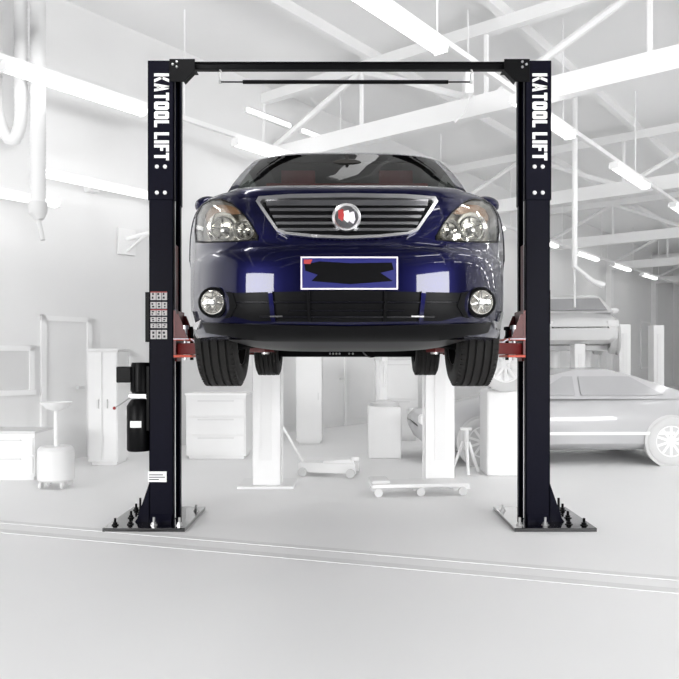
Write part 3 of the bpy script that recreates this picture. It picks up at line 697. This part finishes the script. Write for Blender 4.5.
# headlamps
for side in (0, 1):
    pol = HL if side == 0 else mir(HL)
    s_ = -1 if side == 0 else 1
    fx = (lambda a: a) if side == 0 else (lambda a: 2*CX-a)
    cx0 = sum(p[0] for p in pol)/len(pol); cy0 = sum(p[1] for p in pol)/len(pol)
    b = MB(); patch(b, [(cx0+(x-cx0)*0.985, cy0+(y-cy0)*0.98) for x, y in pol], 0.0, 0.115, top=False, back=True); hl = b.build('headlamp', M['bowl'], car, smooth=True)
    # rim round the lens
    inn = [(cx0+(x-cx0)*0.965, cy0+(y-cy0)*0.95) for x, y in pol]
    b = MB()
    for i in range(len(pol)):
        j = (i+1) % len(pol); patch(b, [pol[i], pol[j], inn[j], inn[i]], 0.006, 0.012, 6)
    b.build('lamp_rim', M['plastic'], hl, smooth=True)
    am = [(199, 214), (203.5, 206.5), (211.5, 201.6), (222, 201.2), (230.5, 204.5), (237, 211), (228, 212), (218, 209.5), (207, 214), (201, 222)]
    b = MB(); patch(b, am if side == 0 else mir(am), -0.03, 0.006); b.build('indicator', M['amber'], hl, smooth=True)
    tp = [(249, 236), (257, 237.5), (257, 240), (247, 240.5)]
    b = MB(); patch(b, tp if side == 0 else mir(tp), -0.03, 0.006); b.build('black_inset', M['plastic'], hl)
    for (cx_, cy_, r0) in ((219.5, 226.5, 0.079), (242.5, 229.5, 0.052)):
        c = hit(fx(cx_), cy_); n_ = (nrm(c) * 0.2 + Vector((0, -1, 0.02)) * 0.8).normalized(); o_ = c + Vector((-0.12*s_, 1, 0))*(0.062 if r0 > 0.06 else 0.040)
        b = MB(); b.lathe([(r0, -0.02), (r0, 0.014), (r0*0.96, 0.020), (r0*0.88, 0.014), (r0*0.80, 0.010), (r0*0.70, 0.004), (r0*0.45, -0.004), (r0*0.2, -0.008), (0, -0.009)], o_, n_, 32)
        rf = b.build('reflector', M['reflector'], hl, smooth=True)
        b = MB(); b.lathe([(r0*0.72, 0.008), (r0*0.76, 0.013), (r0*0.70, 0.016), (r0*0.66, 0.010)], o_, n_, 32); b.build('bezel_ring', M['darkchrome'], rf, smooth=True)
        b = MB(); b.lathe([(r0*0.22, -0.008), (r0*0.24, 0.006), (r0*0.14, 0.016), (0, 0.018)], o_ + Vector((0.004, 0, -0.006)), n_, 16); b.build('bulb_cap', M['darkchrome'], rf, smooth=True)
        b = MB()
        for q in range(5):
            a = 2*math.pi*q/5+0.3; s1 = n_.orthogonal().normalized(); s2 = n_.cross(s1)
            d1 = s1*math.cos(a)+s2*math.sin(a); b.tube([o_+d1*r0*0.25+n_*0.004, o_+d1*r0*0.66+n_*0.004], 0.0022, 5)
        b.build('facet_line', M['plastic'], rf)
    b = MB(); patch(b, inn, 0.004, 0.003); b.build('lens', M['clearlens'], hl, smooth=True)
    # fog lamp in the bumper corner
    c = hit(fx(217.0), 303.0); n_ = (nrm(c)*0.22 + Vector((0, -1, 0.0))*0.78).normalized(); o_ = c + n_*0.046
    b = MB(); b.lathe([(0.072, -0.09), (0.070, 0.008), (0.060, 0.014), (0.055, 0.004)], o_, n_, 32); fg = b.build('fog_lamp', M['plastic'], bumper, smooth=True)
    b = MB(); b.lathe([(0.055, -0.03), (0.055, 0.014), (0.051, 0.018), (0.047, 0.012), (0.035, 0.0), (0.015, -0.004), (0, -0.005)], o_, n_, 28); b.build('fog_reflector', M['reflector'], fg, smooth=True)
    b = MB(); b.lathe([(0.016, -0.004), (0.016, 0.014), (0, 0.018)], o_, n_, 14); 
    s1 = Vector((0, 0, 1)); s2 = n_.cross(s1).normalized()
    for q in range(7):
        a = 2*math.pi*q/7; b.tube([o_+(s1*math.cos(a)+s2*math.sin(a))*0.018+n_*0.010, o_+(s1*math.cos(a)+s2*math.sin(a))*0.05+n_*0.014], 0.003, 5)
    b.build('fog_bulb_shield', M['darkchrome'], fg, smooth=True)
    b = MB(); b.lathe([(0.054, 0.020), (0.036, 0.027), (0, 0.030)], o_, n_, 28); b.build('fog_lens', M['clearlens'], fg, smooth=True)
    # black scoop beside the fog lamp; chrome flick stands in for the corner's bright reflection
    sc_ = [(229, 291.5), (236, 293), (240, 306), (234, 316), (228, 318), (233, 309), (234, 300)]
    b = MB(); patch(b, sc_ if side == 0 else mir(sc_), 0.024, 0.01); b.build('fog_scoop', M['black'], bumper, smooth=True)
    fl = [(195.5, 312), (197.5, 311), (200.5, 322), (206, 319), (201.5, 329), (198.5, 328)]
    b = MB(); patch(b, fl if side == 0 else mir(fl), 0.026, 0.01); b.build('corner_glint', M['chrome'], bumper, smooth=True)
    # door mirror
    s = -1 if side == 0 else 1
    b = MB(); b.ball((s*0.965, 0.93, 1.225), 0.098, 0.075, 0.066, 20, 12); dm = b.build('door_mirror', M['paint'], car, smooth=True)
    b = MB(); b.tube([(s*0.80, 0.98, 1.155), (s*0.88, 0.95, 1.18), (s*0.93, 0.94, 1.21)], [0.035, 0.03, 0.03], 10); b.build('mirror_arm', M['plastic'], dm, smooth=True)
    b = MB(); b.lathe([(0, 0.0), (0.05, 0.0), (0.054, -0.012)], (s*0.965, 1.004, 1.225), (0, 1, 0), 20); b.build('mirror_glass', M['chrome'], dm)
    # door handles and sill
    for yy in (1.55, 2.35):
        b = MB(); b.box(min(s*0.885, s*0.915), max(s*0.885, s*0.915), yy-0.09, yy+0.09, 0.915, 0.945); b.build('door_handle', M['chrome'], car, bevel=0.008)
    b = MB(); b.box(min(s*0.84, s*0.892), max(s*0.84, s*0.892), 0.42, 2.33, 0.24, 0.31); b.build('sill', M['plastic'], car, bevel=0.015)
    tl = MB(); tl.box(min(s*0.70, s*0.87), max(s*0.70, s*0.87), 3.33, 3.44, 0.75, 1.10); tl.build('tail_lamp', M['inkred'], car, bevel=0.02)
# wheels
def tyre_profile(R_=0.33, wd=0.225):
    h = wd/2; p = [(0.205, -h*0.86), (0.225, -h*0.96), (0.265, -h), (0.300, -h*0.96), (0.318, -h*0.86)]
    gro = [-0.062, -0.022, 0.022, 0.062]
    p.append((R_-0.004, -h*0.74))
    for g in gro: p += [(R_-0.0005, g-0.006), (R_-0.011, g-0.0045), (R_-0.011, g+0.0045), (R_-0.0005, g+0.006)]
    p.append((R_-0.004, h*0.74))
    return p + [(0.318, h*0.86), (0.300, h*0.96), (0.265, h), (0.225, h*0.96), (0.205, h*0.86)]
def build_wheel(parent, c, s, mt, mr, name='wheel', wd=0.225):
    b = MB(); b.lathe(tyre_profile(wd=wd), c, (s, 0, 0), 56, close=True)
    if mt is M['rubber']:
        for k_ in range(64):                           # block edges across both shoulders
            for q in (-1, 1): b.box(q*0.084-0.012, q*0.084+0.012, -0.002, 0.002, 0.318, 0.3285, Matrix.Translation(c) @ Matrix.Rotation(2*math.pi*k_/64, 4, 'X'))
    w_ = b.build(name, mt, parent, smooth=True, auto=30)
    b = MB(); h = wd/2
    b.lathe([(0.207, -h*0.9), (0.212, -h*0.6), (0.195, -h*0.4), (0.19, h*0.5), (0.207, h*0.72), (0.212, h*0.9), (0.20, h*0.92), (0.185, h*0.62), (0.06, h*0.35), (0, h*0.35)], c, (s, 0, 0), 40)
    for k_ in range(10):
        m_ = Matrix.Translation(c) @ Matrix.Rotation(2*math.pi*k_/10, 4, 'X')
        b.box(min(s*h*0.3, s*h*0.82), max(s*h*0.3, s*h*0.82), -0.017, 0.017, 0.04, 0.20, m_)
    b.lathe([(0.055, h*0.3), (0.055, h*0.85), (0.03, h*0.9), (0, h*0.9)], c, (s, 0, 0), 20)
    b.build('rim', mr, w_, smooth=True)
    return w_
for yy in (0, WB):
    for s in (-1, 1): build_wheel(car, Vector((s*(0.698 if yy == 0 else 0.745), yy, 0.33)), s, M['rubber'], M['rim'])
# underbody: floor, rear axle beam with holes, exhaust
b = MB(); b.box(-0.54, 0.54, -0.55, 3.2, 0.255, 0.34); b.box(-0.80, 0.80, 0.45, 2.3, 0.29, 0.33); b.build('floor_pan', M['under'], car, bevel=0.01)
b = MB(); b.box(-0.66, 0.66, WB-0.09, WB+0.09, 0.175, 0.30); b.tube([(-0.70, WB, 0.33), (0.70, WB, 0.33)], 0.035, 10)
ab = b.build('rear_axle_beam', M['under'], car, bevel=0.01)
for x in (-0.16, -0.13, -0.10, -0.07, 0.02, 0.055, 0.19, 0.22, 0.25):
    b = MB(); b.lathe([(0, -0.003), (0.010, -0.003), (0.010, 0.001)], (x, WB-0.09, 0.205), (0, 1, 0), 8); b.build('beam_hole_dot', M['zinc'], ab)  # bright discs stand in for the holes in the beam
b = MB(); b.tube([(0.18, 0.1, 0.24), (0.18, 1.6, 0.23), (0.22, 2.2, 0.24), (0.30, 2.5, 0.30)], 0.032, 10); b.tube([(0.18, 0.9, 0.235), (0.18, 1.4, 0.235)], 0.07, 12); b.build('exhaust_pipe', M['under'], car, smooth=True)
for s in (-1, 1):
    b = MB(); b.tube([(s*0.30, 0.02, 0.28), (s*0.60, 0.0, 0.24), (s*0.68, 0.0, 0.24)], 0.03, 8); b.tube([(s*0.28, 0.25, 0.29), (s*0.62, 0.02, 0.23)], 0.025, 8); b.build('control_arm', M['under'], car, smooth=True)
    b = MB(); b.box(s*0.62-0.07, s*0.62+0.07, 5.20-CY-0.12, 5.20-CY+0.12, 0.288, 0.30); b.box(s*0.66-0.07, s*0.66+0.07, 7.30-CY-0.10, 7.30-CY+0.10, 0.288, 0.30); b.build('jacking_rail', M['under'], car)

# ---------------------------------------------------------------- background
# generic saloon: shell swept along its length
def make_saloon(name, label, loc, rz, body_m, L=4.35, H=1.30, wb=2.55, W=0.86, glass_m='greyglass'):
    root = thing(name, label, 'car', loc, rz)
    hl = L/2; fz = [(-hl, .45, .62, .55), (-hl+.10, .28, .70, .72), (-hl+.5, .22, .76, .82), (-hl+1.15, .2, .90, .86), (-hl+1.35, .2, .93, W), (0, .2, .93, W), (hl-.75, .2, .96, W), (hl-.25, .24, .94, .82), (hl-.05, .34, .88, .74), (hl, .45, .80, .62)]
    b = MB(); rings = []
    for y, z0, z1, w_ in fz:
        pr = [(0, z0), (w_*.8, z0), (w_*.97, z0+.1), (w_, (z0+z1)/2), (w_*.98, z1-.1), (w_*.86, z1-.02), (0, z1+.015)]
        pr = pr + [(-x, z) for x, z in pr[-2:0:-1]]
        rings.append([b.bm.verts.new((x, y, z)) for x, z in pr])
    n = len(rings[0])
    for a, c in zip(rings, rings[1:]):
        for q in range(n): b.bm.faces.new([a[q], a[(q+1) % n], c[(q+1) % n], c[q]])
    b.bm.faces.new(rings[0]); b.bm.faces.new(rings[-1][::-1])
    b.build('body', body_m, root, smooth=True, auto=50)
    cab = [(-hl+1.15, .90), (-hl+1.75, H-.10), (-hl+2.15, H-.01), (0.45, H), (hl-1.35, H-.10), (hl-.55, .93)]
    b = MB(); rings = []
    for y, z in cab:
        f = (z-.9)/(H-.9); w_ = W*.93 - f*.19
        rings.append([b.bm.verts.new(p) for p in ((-W*.93, y, .90), (-w_, y, z), (0, y, z+.02*f), (w_, y, z), (W*.93, y, .90))])
    for a, c in zip(rings, rings[1:]):
        for q in range(4): b.bm.faces.new([a[q], a[q+1], c[q+1], c[q]])
    bmesh.ops.remove_doubles(b.bm, verts=b.bm.verts, dist=1e-4)
    b.build('cabin', body_m, root, smooth=True, auto=40)
    for s in (-1, 1):
        for (ya, yb, yc, yd) in ((-hl+1.55, -hl+1.98, -.06, -.06), (.02, .02, hl-1.45, hl-1.02)):
            b = MB(); zt = H-.10
            def sxx(z): return s*(W*.93 - (z-.9)/(H-.9)*.19 + .012)
            b.face([(sxx(.95), ya, .95), (sxx(zt), yb, zt), (sxx(zt), yc, zt), (sxx(.95), yd, .95)])
            bb = b.build('side_window', M[glass_m], root); so = bb.modifiers.new('thick', 'SOLIDIFY'); so.thickness = .008
        b = MB(); b.box(min(s*W*.97, s*(W+.012)), max(s*W*.97, s*(W+.012)), -hl+1.35, hl-.9, .42, .46); b.build('side_trim', M['pale'], root)
        b = MB(); b.box(min(s*W*.6, s*W*.88), max(s*W*.6, s*W*.88), -hl+.02, -hl+.16, .55, .68); b.build('headlamp', M['pale'], root, bevel=.03)
        b = MB(); b.ball((s*(W+.05), -hl+1.62, .97), .10, .06, .06); b.build('door_mirror', body_m, root, smooth=True)
        for yy in (-wb/2-.05, wb/2-.05):
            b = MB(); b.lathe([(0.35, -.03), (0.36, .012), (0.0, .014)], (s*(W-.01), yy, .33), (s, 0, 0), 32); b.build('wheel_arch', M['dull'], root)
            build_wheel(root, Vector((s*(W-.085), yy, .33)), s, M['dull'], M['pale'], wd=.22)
    b = MB(); y0, y1 = -hl+1.22, -hl+1.72
    b.face([(-W*.80, y0-.01, .96), (W*.80, y0-.01, .96), (W*.68, y1-.01, H-.11), (-W*.68, y1-.01, H-.11)]); ws = b.build('windscreen', M[glass_m], root)
    so = ws.modifiers.new('thick', 'SOLIDIFY'); so.thickness = .01
    return root
sp = at(668, HY, 9.6)
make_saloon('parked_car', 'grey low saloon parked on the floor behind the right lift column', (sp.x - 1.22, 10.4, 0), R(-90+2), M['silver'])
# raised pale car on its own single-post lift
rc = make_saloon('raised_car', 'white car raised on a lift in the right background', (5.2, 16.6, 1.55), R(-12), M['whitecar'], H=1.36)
b = MB(); b.box(-0.8, 0.8, -1.1, 1.1, 1.63, 1.74); 
gl = thing('ram_lift', 'pale in-ground lift post holding up the white car in the right background', 'car lift', (5.2, 16.6, 0), R(-12))
b.build('platform', M['mid'], gl, bevel=0.01)
for x in (-0.35, 0.35):
    b = MB(); b.tube([(x, 0, 0), (x, 0, 1.64)], 0.13, 16); b.build('ram', M['pale'], gl, smooth=True)
# two white posts of the lift behind
def post(px, wpx, Y, label, h=3.15, m='pale'):
    x = (px-CX)*Y/FPX; wd = wpx*Y/FPX
    r = thing('lift_post', label, 'lift post', (x, Y, 0), 0, 'white lift posts behind the car')
    b = MB(); t = 0.02
    b.box(-wd/2, wd/2, 0, t, 0.02, h); b.box(-wd/2, -wd/2+t, 0, 0.3, 0.02, h); b.box(wd/2-t, wd/2, 0, 0.3, 0.02, h); b.box(-wd/2, wd/2, 0.28, 0.30, 0.02, h)
    b.build('column', M[m], r, bevel=0.01)
    b = MB(); b.box(-wd/2-0.15, wd/2+0.15, -0.12, 0.45, 0, 0.025); b.build('base_plate', M['mid'], r)
    b = MB(); b.box(-wd*0.18, wd*0.18, -0.012, 0.0, 0.3, h-0.2); b.build('cover_strip', M['steel'], r)
    return r
post(266.5, 29, 8.0, 'broad white lift post under the left rear wheel of the blue car')
post(440, 30, 8.0, 'ribbed white lift post under the right rear wheel of the blue car')
post(580, 11, 14.6, 'thin white lift post standing behind the roof of the grey saloon', 1.75)
post(625, 12, 15.5, 'thin white lift post farther right, left of the outermost one', 2.2)
post(659, 11, 16.0, 'outermost thin white lift post at the right edge', 2.2)
# left side: exhaust hose, oil drainer, cabinets, door, window
def hose(pts, r, pitch=0.055):
    b = MB(); P = [Vector(p) for p in pts]; out = []; rr = []; step = pitch/2; i = 0
    for a, c in zip(P, P[1:]):
        n = max(1, int((c-a).length/step))
        for q in range(n):
            out.append(a.lerp(c, q/n)); rr.append(r if i % 2 else r*0.86); i += 1
    out.append(P[-1]); rr.append(r); return b.tube(out, rr, 14)
hx = at(38, 100, 9.0)
r = thing('exhaust_hose', 'pale corrugated exhaust hose hanging straight down on the left', 'hose', (hx.x, 9.0, 0))
hose([(0, 0, at(38, 204, 9.0).z), (0, 0, HC)], 0.10).build('hose', M['mid'], r, smooth=True, auto=60)
b = MB(); z0 = at(38, 204, 9.0).z; b.tube([(0, 0, z0+0.02), (0, 0, z0-0.12), (0.03, 0, z0-0.2)], [0.115, 0.11, 0.05], 16); b.tube([(0.0, 0, z0-0.18), (0.07, -0.02, z0-0.46)], 0.03, 10); b.build('nozzle', M['dim'], r, smooth=True)
hx2 = at(8, 100, 9.0)
r = thing('exhaust_hose', 'looped corrugated exhaust hose at the upper left edge', 'hose', (hx2.x, 9.0, 0))
loop = [(0.16, 0, HC)] + [(0.16*math.cos(a), 0.1*math.sin(a), 4.75+0.5*math.sin(-a)) for a in [R(q) for q in range(0, 181, 15)]] + [(-0.16, 0, HC)]
hose(loop, 0.085).build('hose', M['mid'], r, smooth=True, auto=60)
od = at(56, 402, 8.0)
r = thing('oil_drainer', 'pale oil drainer with a wide bowl on a thin pole, left of the black column', 'oil drainer', (od.x, 8.0, 0))
b = MB(); b.tube([(0, 0, 0.30), (0, 0, od.z-0.04)], 0.022, 10); b.build('pole', M['pale'], r, smooth=True)
b = MB(); b.lathe([(0.02, -0.10), (0.10, -0.06), (0.17, 0.0), (0.178, 0.0), (0.11, -0.07), (0.0, -0.11)], (0, 0, od.z), (0, 0, 1), 28); b.build('bowl', M['pale'], r, smooth=True)
b = MB(); b.lathe([(0, 0.08), (0.18, 0.08), (0.2, 0.10), (0.2, 0.42), (0.17, 0.46), (0, 0.46)], (0, 0, 0), (0, 0, 1), 24); b.build('tank', M['mid'], r, smooth=True)
for a in range(4):
    b = MB(); b.lathe([(0, -0.015), (0.04, -0.015), (0.04, 0.015), (0, 0.015)], (0.17*math.cos(a*1.57+.8), 0.17*math.sin(a*1.57+.8), 0.04), (1, 0, 0), 14); b.tube([(0.17*math.cos(a*1.57+.8), 0.17*math.sin(a*1.57+.8), 0.04), (0.15*math.cos(a*1.57+.8), 0.15*math.sin(a*1.57+.8), 0.1)], 0.012, 6); b.build('caster', M['dim'], r)
def cabinet(name, label, cat, px0, px1, Y, h, dp, m, drawers=3, doors=0, top='mid', rz=0.0):
    x0, x1 = (px0-CX)*Y/FPX, (px1-CX)*Y/FPX; wd = x1-x0
    r = thing(name, label, cat, ((x0+x1)/2, Y, 0), rz)
    b = MB(); b.box(-wd/2, wd/2, 0, dp, 0.05, h); b.box(-wd/2+0.03, wd/2-0.03, 0.04, dp-0.02, 0, 0.06); b.build('body', M[m], r, bevel=0.008)
    b = MB(); b.box(-wd/2-0.015, wd/2+0.015, -0.025, dp, h, h+0.03); b.build('top', M[top], r, bevel=0.006)
    for i in range(drawers):
        z0 = 0.09 + (h-0.12)*i/drawers; z1 = 0.07 + (h-0.12)*(i+1)/drawers
        b = MB(); b.box(-wd/2+0.02, wd/2-0.02, -0.016, 0.0, z0, z1); dr = b.build('drawer', M[m], r, bevel=0.004)
        b = MB(); b.box(-wd*0.3, wd*0.3, -0.035, -0.016, z1-0.04, z1-0.02); b.build('handle', M['dim'], dr)
    for i in range(doors):
        xa = -wd/2 + wd*i/doors + 0.012; xb = -wd/2 + wd*(i+1)/doors - 0.012
        b = MB(); b.box(xa, xb, -0.016, 0, 0.08, h-0.02); dr = b.build('door', M[m], r, bevel=0.004)
        hx_ = xb-0.05 if i % 2 == 0 else xa+0.05
        b = MB(); b.box(hx_-0.01, hx_+0.01, -0.04, -0.016, h*0.5, h*0.5+0.12); b.build('handle', M['dim'], dr)
    return r
cabinet('tool_chest', 'low white drawer chest at the left edge of the photo', 'tool chest', -30, 35, 8.4, 0.56, 0.5, 'pale', 2, top='dim')
cabinet('workbench', 'grey workbench between the black left column and the broad white post', 'workbench', 186, 246, 10.2, 0.92, 0.6, 'mid', 3, top='pale')
cabinet('metal_cabinet', 'tall grey cabinet against the wall just left of the pump', 'cabinet', 88, 118, 9.6, 1.55, 0.5, 'mid', 0, 2)
cabinet('machine_cabinet', 'pale tall machine cabinet seen under the middle of the blue car', 'cabinet', 296, 322, 12.0, 1.5, 0.6, 'mid', 0, 1)
cabinet('parts_washer', 'pale wide cabinet left of the ribbed white post, under the car', 'cabinet', 376, 418, 12.5, 1.42, 0.6, 'mid', 2, 0, top='dim')
tm = thing('tyre_changer', 'pale tyre machine with an upright arm on top, just left of the ribbed post', 'tyre machine', ((384-CX)*10.5/FPX, 10.5, 0))
b = MB(); b.box(-0.24, 0.24, -0.25, 0.25, 0, 0.75); b.build('cabinet', M['mid'], tm, bevel=0.02)
b = MB(); b.box(-0.06, 0.06, 0.14, 0.26, 0.75, 1.50); b.box(-0.05, 0.05, -0.12, 0.2, 1.40, 1.50); b.tube([(0, -0.08, 1.45), (0, -0.08, 1.02)], 0.022, 8); b.build('mounting_arm', M['pale'], tm, bevel=0.008)
b = MB(); b.lathe([(0, 0.75), (0.20, 0.75), (0.22, 0.80), (0.06, 0.84), (0, 0.84)], (0, -0.04, 0), (0, 0, 1), 24); b.build('turntable', M['dim'], tm, smooth=True)
# wall openings
def on_wall(px): 
    dx = (px-CX)/FPX; t = (LW*BX.x - dx*LW*BX.y) / (dx*AX.y - AX.x); return t
def wall_panel(name, px0, px1, z0, z1, m, frame_m, key, handle=False):
    t0, t1 = on_wall(px0), on_wall(px1); b = MB(); f = 0.07
    hbox(b, LW, LW+0.05, t0, t0+f, z0, z1); hbox(b, LW, LW+0.05, t1-f, t1, z0, z1); hbox(b, LW, LW+0.05, t0, t1, z1-f, z1)
    if z0 > 0: hbox(b, LW, LW+0.09, t0, t1, z0, z0+f)
    o = b.build(name, M[frame_m]); o['kind'] = 'structure'
    b = MB(); hbox(b, LW, LW+0.025, t0+f, t1-f, z0+(f if z0 > 0 else 0), z1-f); b.build('pane' if not handle else 'leaf', M[m], o)
    if handle:
        b = MB(); hbox(b, LW+0.025, LW+0.07, t1-f-0.16, t1-f-0.06, 1.0, 1.04); b.build('door_handle', M['dim'], o)
    return o
wall_panel('window_1', -22, 33, 0.95, 1.62, 'dim', 'pale', 0)
wall_panel('door_1', 40, 90, 0, 2.05, 'mid', 'steel', 0, True)
wall_panel('window_2', 113, 132, 1.05, 1.55, 'steel', 'mid', 0)
wall_panel('door_2', 300, 345, 0, 2.2, 'mid', 'steel', 0, True)
wall_panel('window_3', 598, 608, 1.0, 3.2, 'wall', 'steel', 0)
wall_panel('window_4', 640, 650, 1.0, 3.2, 'wall', 'steel', 0)
# centre floor: trolley jack, creeper, stool, axle stand
def creeper():
    p = at(415, 488, 7.95)
    r = thing('mechanic_creeper', 'low pale creeper board on wheels in front of the ribbed post', 'creeper', (p.x, 7.62, 0), R(6))
    b = MB(); b.box(-0.52, 0.52, -0.17, 0.17, 0.09, 0.13); b.build('board', M['mid'], r, bevel=0.01)
    b = MB(); b.box(-0.52, -0.32, -0.15, 0.15, 0.13, 0.17); b.build('headrest', M['dim'], r, bevel=0.02)
    for x in (-0.45, 0, 0.45):
        for y in (-0.15, 0.15):
            b = MB(); b.lathe([(0, -0.015), (0.045, -0.015), (0.045, 0.015), (0, 0.015)], (x, y, 0.045), (0, 1, 0), 16); b.tube([(x, y, 0.045), (x, y, 0.1)], 0.012, 6); b.build('caster', M['dull'], r)
creeper()
p = at(466, 474, 8.9)
r = thing('axle_stand', 'pale three-legged axle stand to the right of the ribbed post', 'axle stand', (p.x, 8.9, 0))
for a in range(3):
    b = MB(); b.tube([(0.19*math.cos(a*2.094+.5), 0.19*math.sin(a*2.094+.5), 0.02), (0.04*math.cos(a*2.094+.5), 0.04*math.sin(a*2.094+.5), 0.40)], 0.02, 8); b.build('leg', M['pale'], r)
b = MB(); b.tube([(0, 0, 0.30), (0, 0, 0.56)], 0.035, 12); b.box(-0.07, 0.07, -0.03, 0.03, 0.55, 0.58); b.build('saddle_post', M['mid'], r)
p = at(503, 365, 8.6)
r = thing('wheel_balancer', 'pale wheel balancer with a spoked wheel, half hidden by the right front tyre', 'wheel balancer', (p.x+0.05, 8.6, 0))
b = MB(); b.box(-0.22, 0.28, 0.12, 0.62, 0, 1.06); b.build('cabinet', M['mid'], r, bevel=0.03)
b = MB(); b.box(-0.05, 0.05, 0.2, 0.34, 1.06, 1.42); b.tube([(0, 0.30, 1.37), (0, -0.10, 1.37)], 0.025, 10); b.build('spindle', M['dim'], r, smooth=True)
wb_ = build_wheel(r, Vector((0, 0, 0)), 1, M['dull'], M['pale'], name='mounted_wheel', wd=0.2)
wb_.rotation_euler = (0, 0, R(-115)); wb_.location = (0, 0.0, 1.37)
p = at(330, 450, 9.3)
r = thing('trolley_jack', 'long low pale trolley jack under the middle of the blue car', 'trolley jack', (p.x, 8.8, 0), R(-12))
b = MB(); b.box(-0.36, 0.36, -0.13, -0.10, 0.05, 0.17); b.box(-0.36, 0.36, 0.10, 0.13, 0.05, 0.17); b.box(-0.30, -0.05, -0.1, 0.1, 0.06, 0.15); b.build('frame', M['mid'], r, bevel=0.006)
b = MB(); b.box(-0.05, 0.34, -0.04, 0.04, 0.12, 0.18, Matrix.Rotation(R(-6), 4, 'Y')); b.lathe([(0, 0.2), (0.06, 0.2), (0.05, 0.24), (0, 0.24)], (0.33, 0, 0.0), (0, 0, 1), 14); b.build('lift_arm', M['pale'], r)
b = MB(); b.tube([(-0.33, 0, 0.14), (-0.72, 0, 0.80)], 0.016, 8); b.build('handle', M['pale'], r)
for x in (-0.3, 0.3):
    for y in (-0.155, 0.155):
        b = MB(); b.lathe([(0, -0.02), (0.055, -0.02), (0.055, 0.02), (0, 0.02)], (x, y, 0.055), (0, 1, 0), 16); b.build('roller', M['dull'], r)
# hanging things
p = at(468, 85, 10.5)
r = thing('hose_reel', 'white box reel hanging from the roof just right of the shut-off bar', 'hose reel', (p.x, 10.5, 0))
b = MB(); b.box(-0.065, 0.065, -0.12, 0.12, p.z-0.16, p.z+0.16); b.build('case', M['pale'], r, bevel=0.02)
b = MB(); b.tube([(0, 0, p.z+0.15), (0, 0, HC)], 0.015, 8); b.build('hanger', M['steel'], r)
b = MB(); b.tube([(0.02, 0, p.z-0.15), (-0.05, 0, p.z-0.4), (-0.20, 0, p.z-0.55)], 0.012, 8); b.build('air_hose', M['mid'], r)
p = at(590, 280, 13.0)
r = thing('swing_boom', 'pale cranked service boom hanging above the raised white car', 'service boom', (p.x, 13.0, 0))
b = MB(); b.tube([(-0.28, 0, HC), (-0.28, 0, p.z+0.25), (0.05, 0, p.z-0.02), (0.25, 0, p.z-0.10)], [0.05, 0.05, 0.045, 0.06], 10); b.build('arm', M['pale'], r, smooth=True)
b = MB(); b.tube([(-0.27, 0.05, p.z+0.22), (-0.26, 0.05, p.z-0.5)], 0.02, 8); b.build('drop_cable', M['pale'], r)
t_ = on_wall(125); q_ = hall(LW+0.02, t_, 3.25)
r = thing('wall_crane', 'small pale bracket arm on the left wall just beside the black column', 'bracket', q_, -AXa)
b = MB(); b.box(0, 0.04, -0.15, 0.15, -0.2, 0.2); b.build('mount', M['steel'], r)
b = MB(); b.tube([(0.02, 0, 0.05), (0.9, 0.1, 0.12)], 0.035, 10); b.tube([(0.02, 0, -0.15), (0.45, 0.05, 0.08)], 0.02, 8); b.build('arm', M['pale'], r, smooth=True)
b = MB(); b.tube([(0.88, 0.1, 0.12), (0.88, 0.1, -0.05)], 0.05, 12); b.build('hook_block', M['pale'], r, smooth=True)
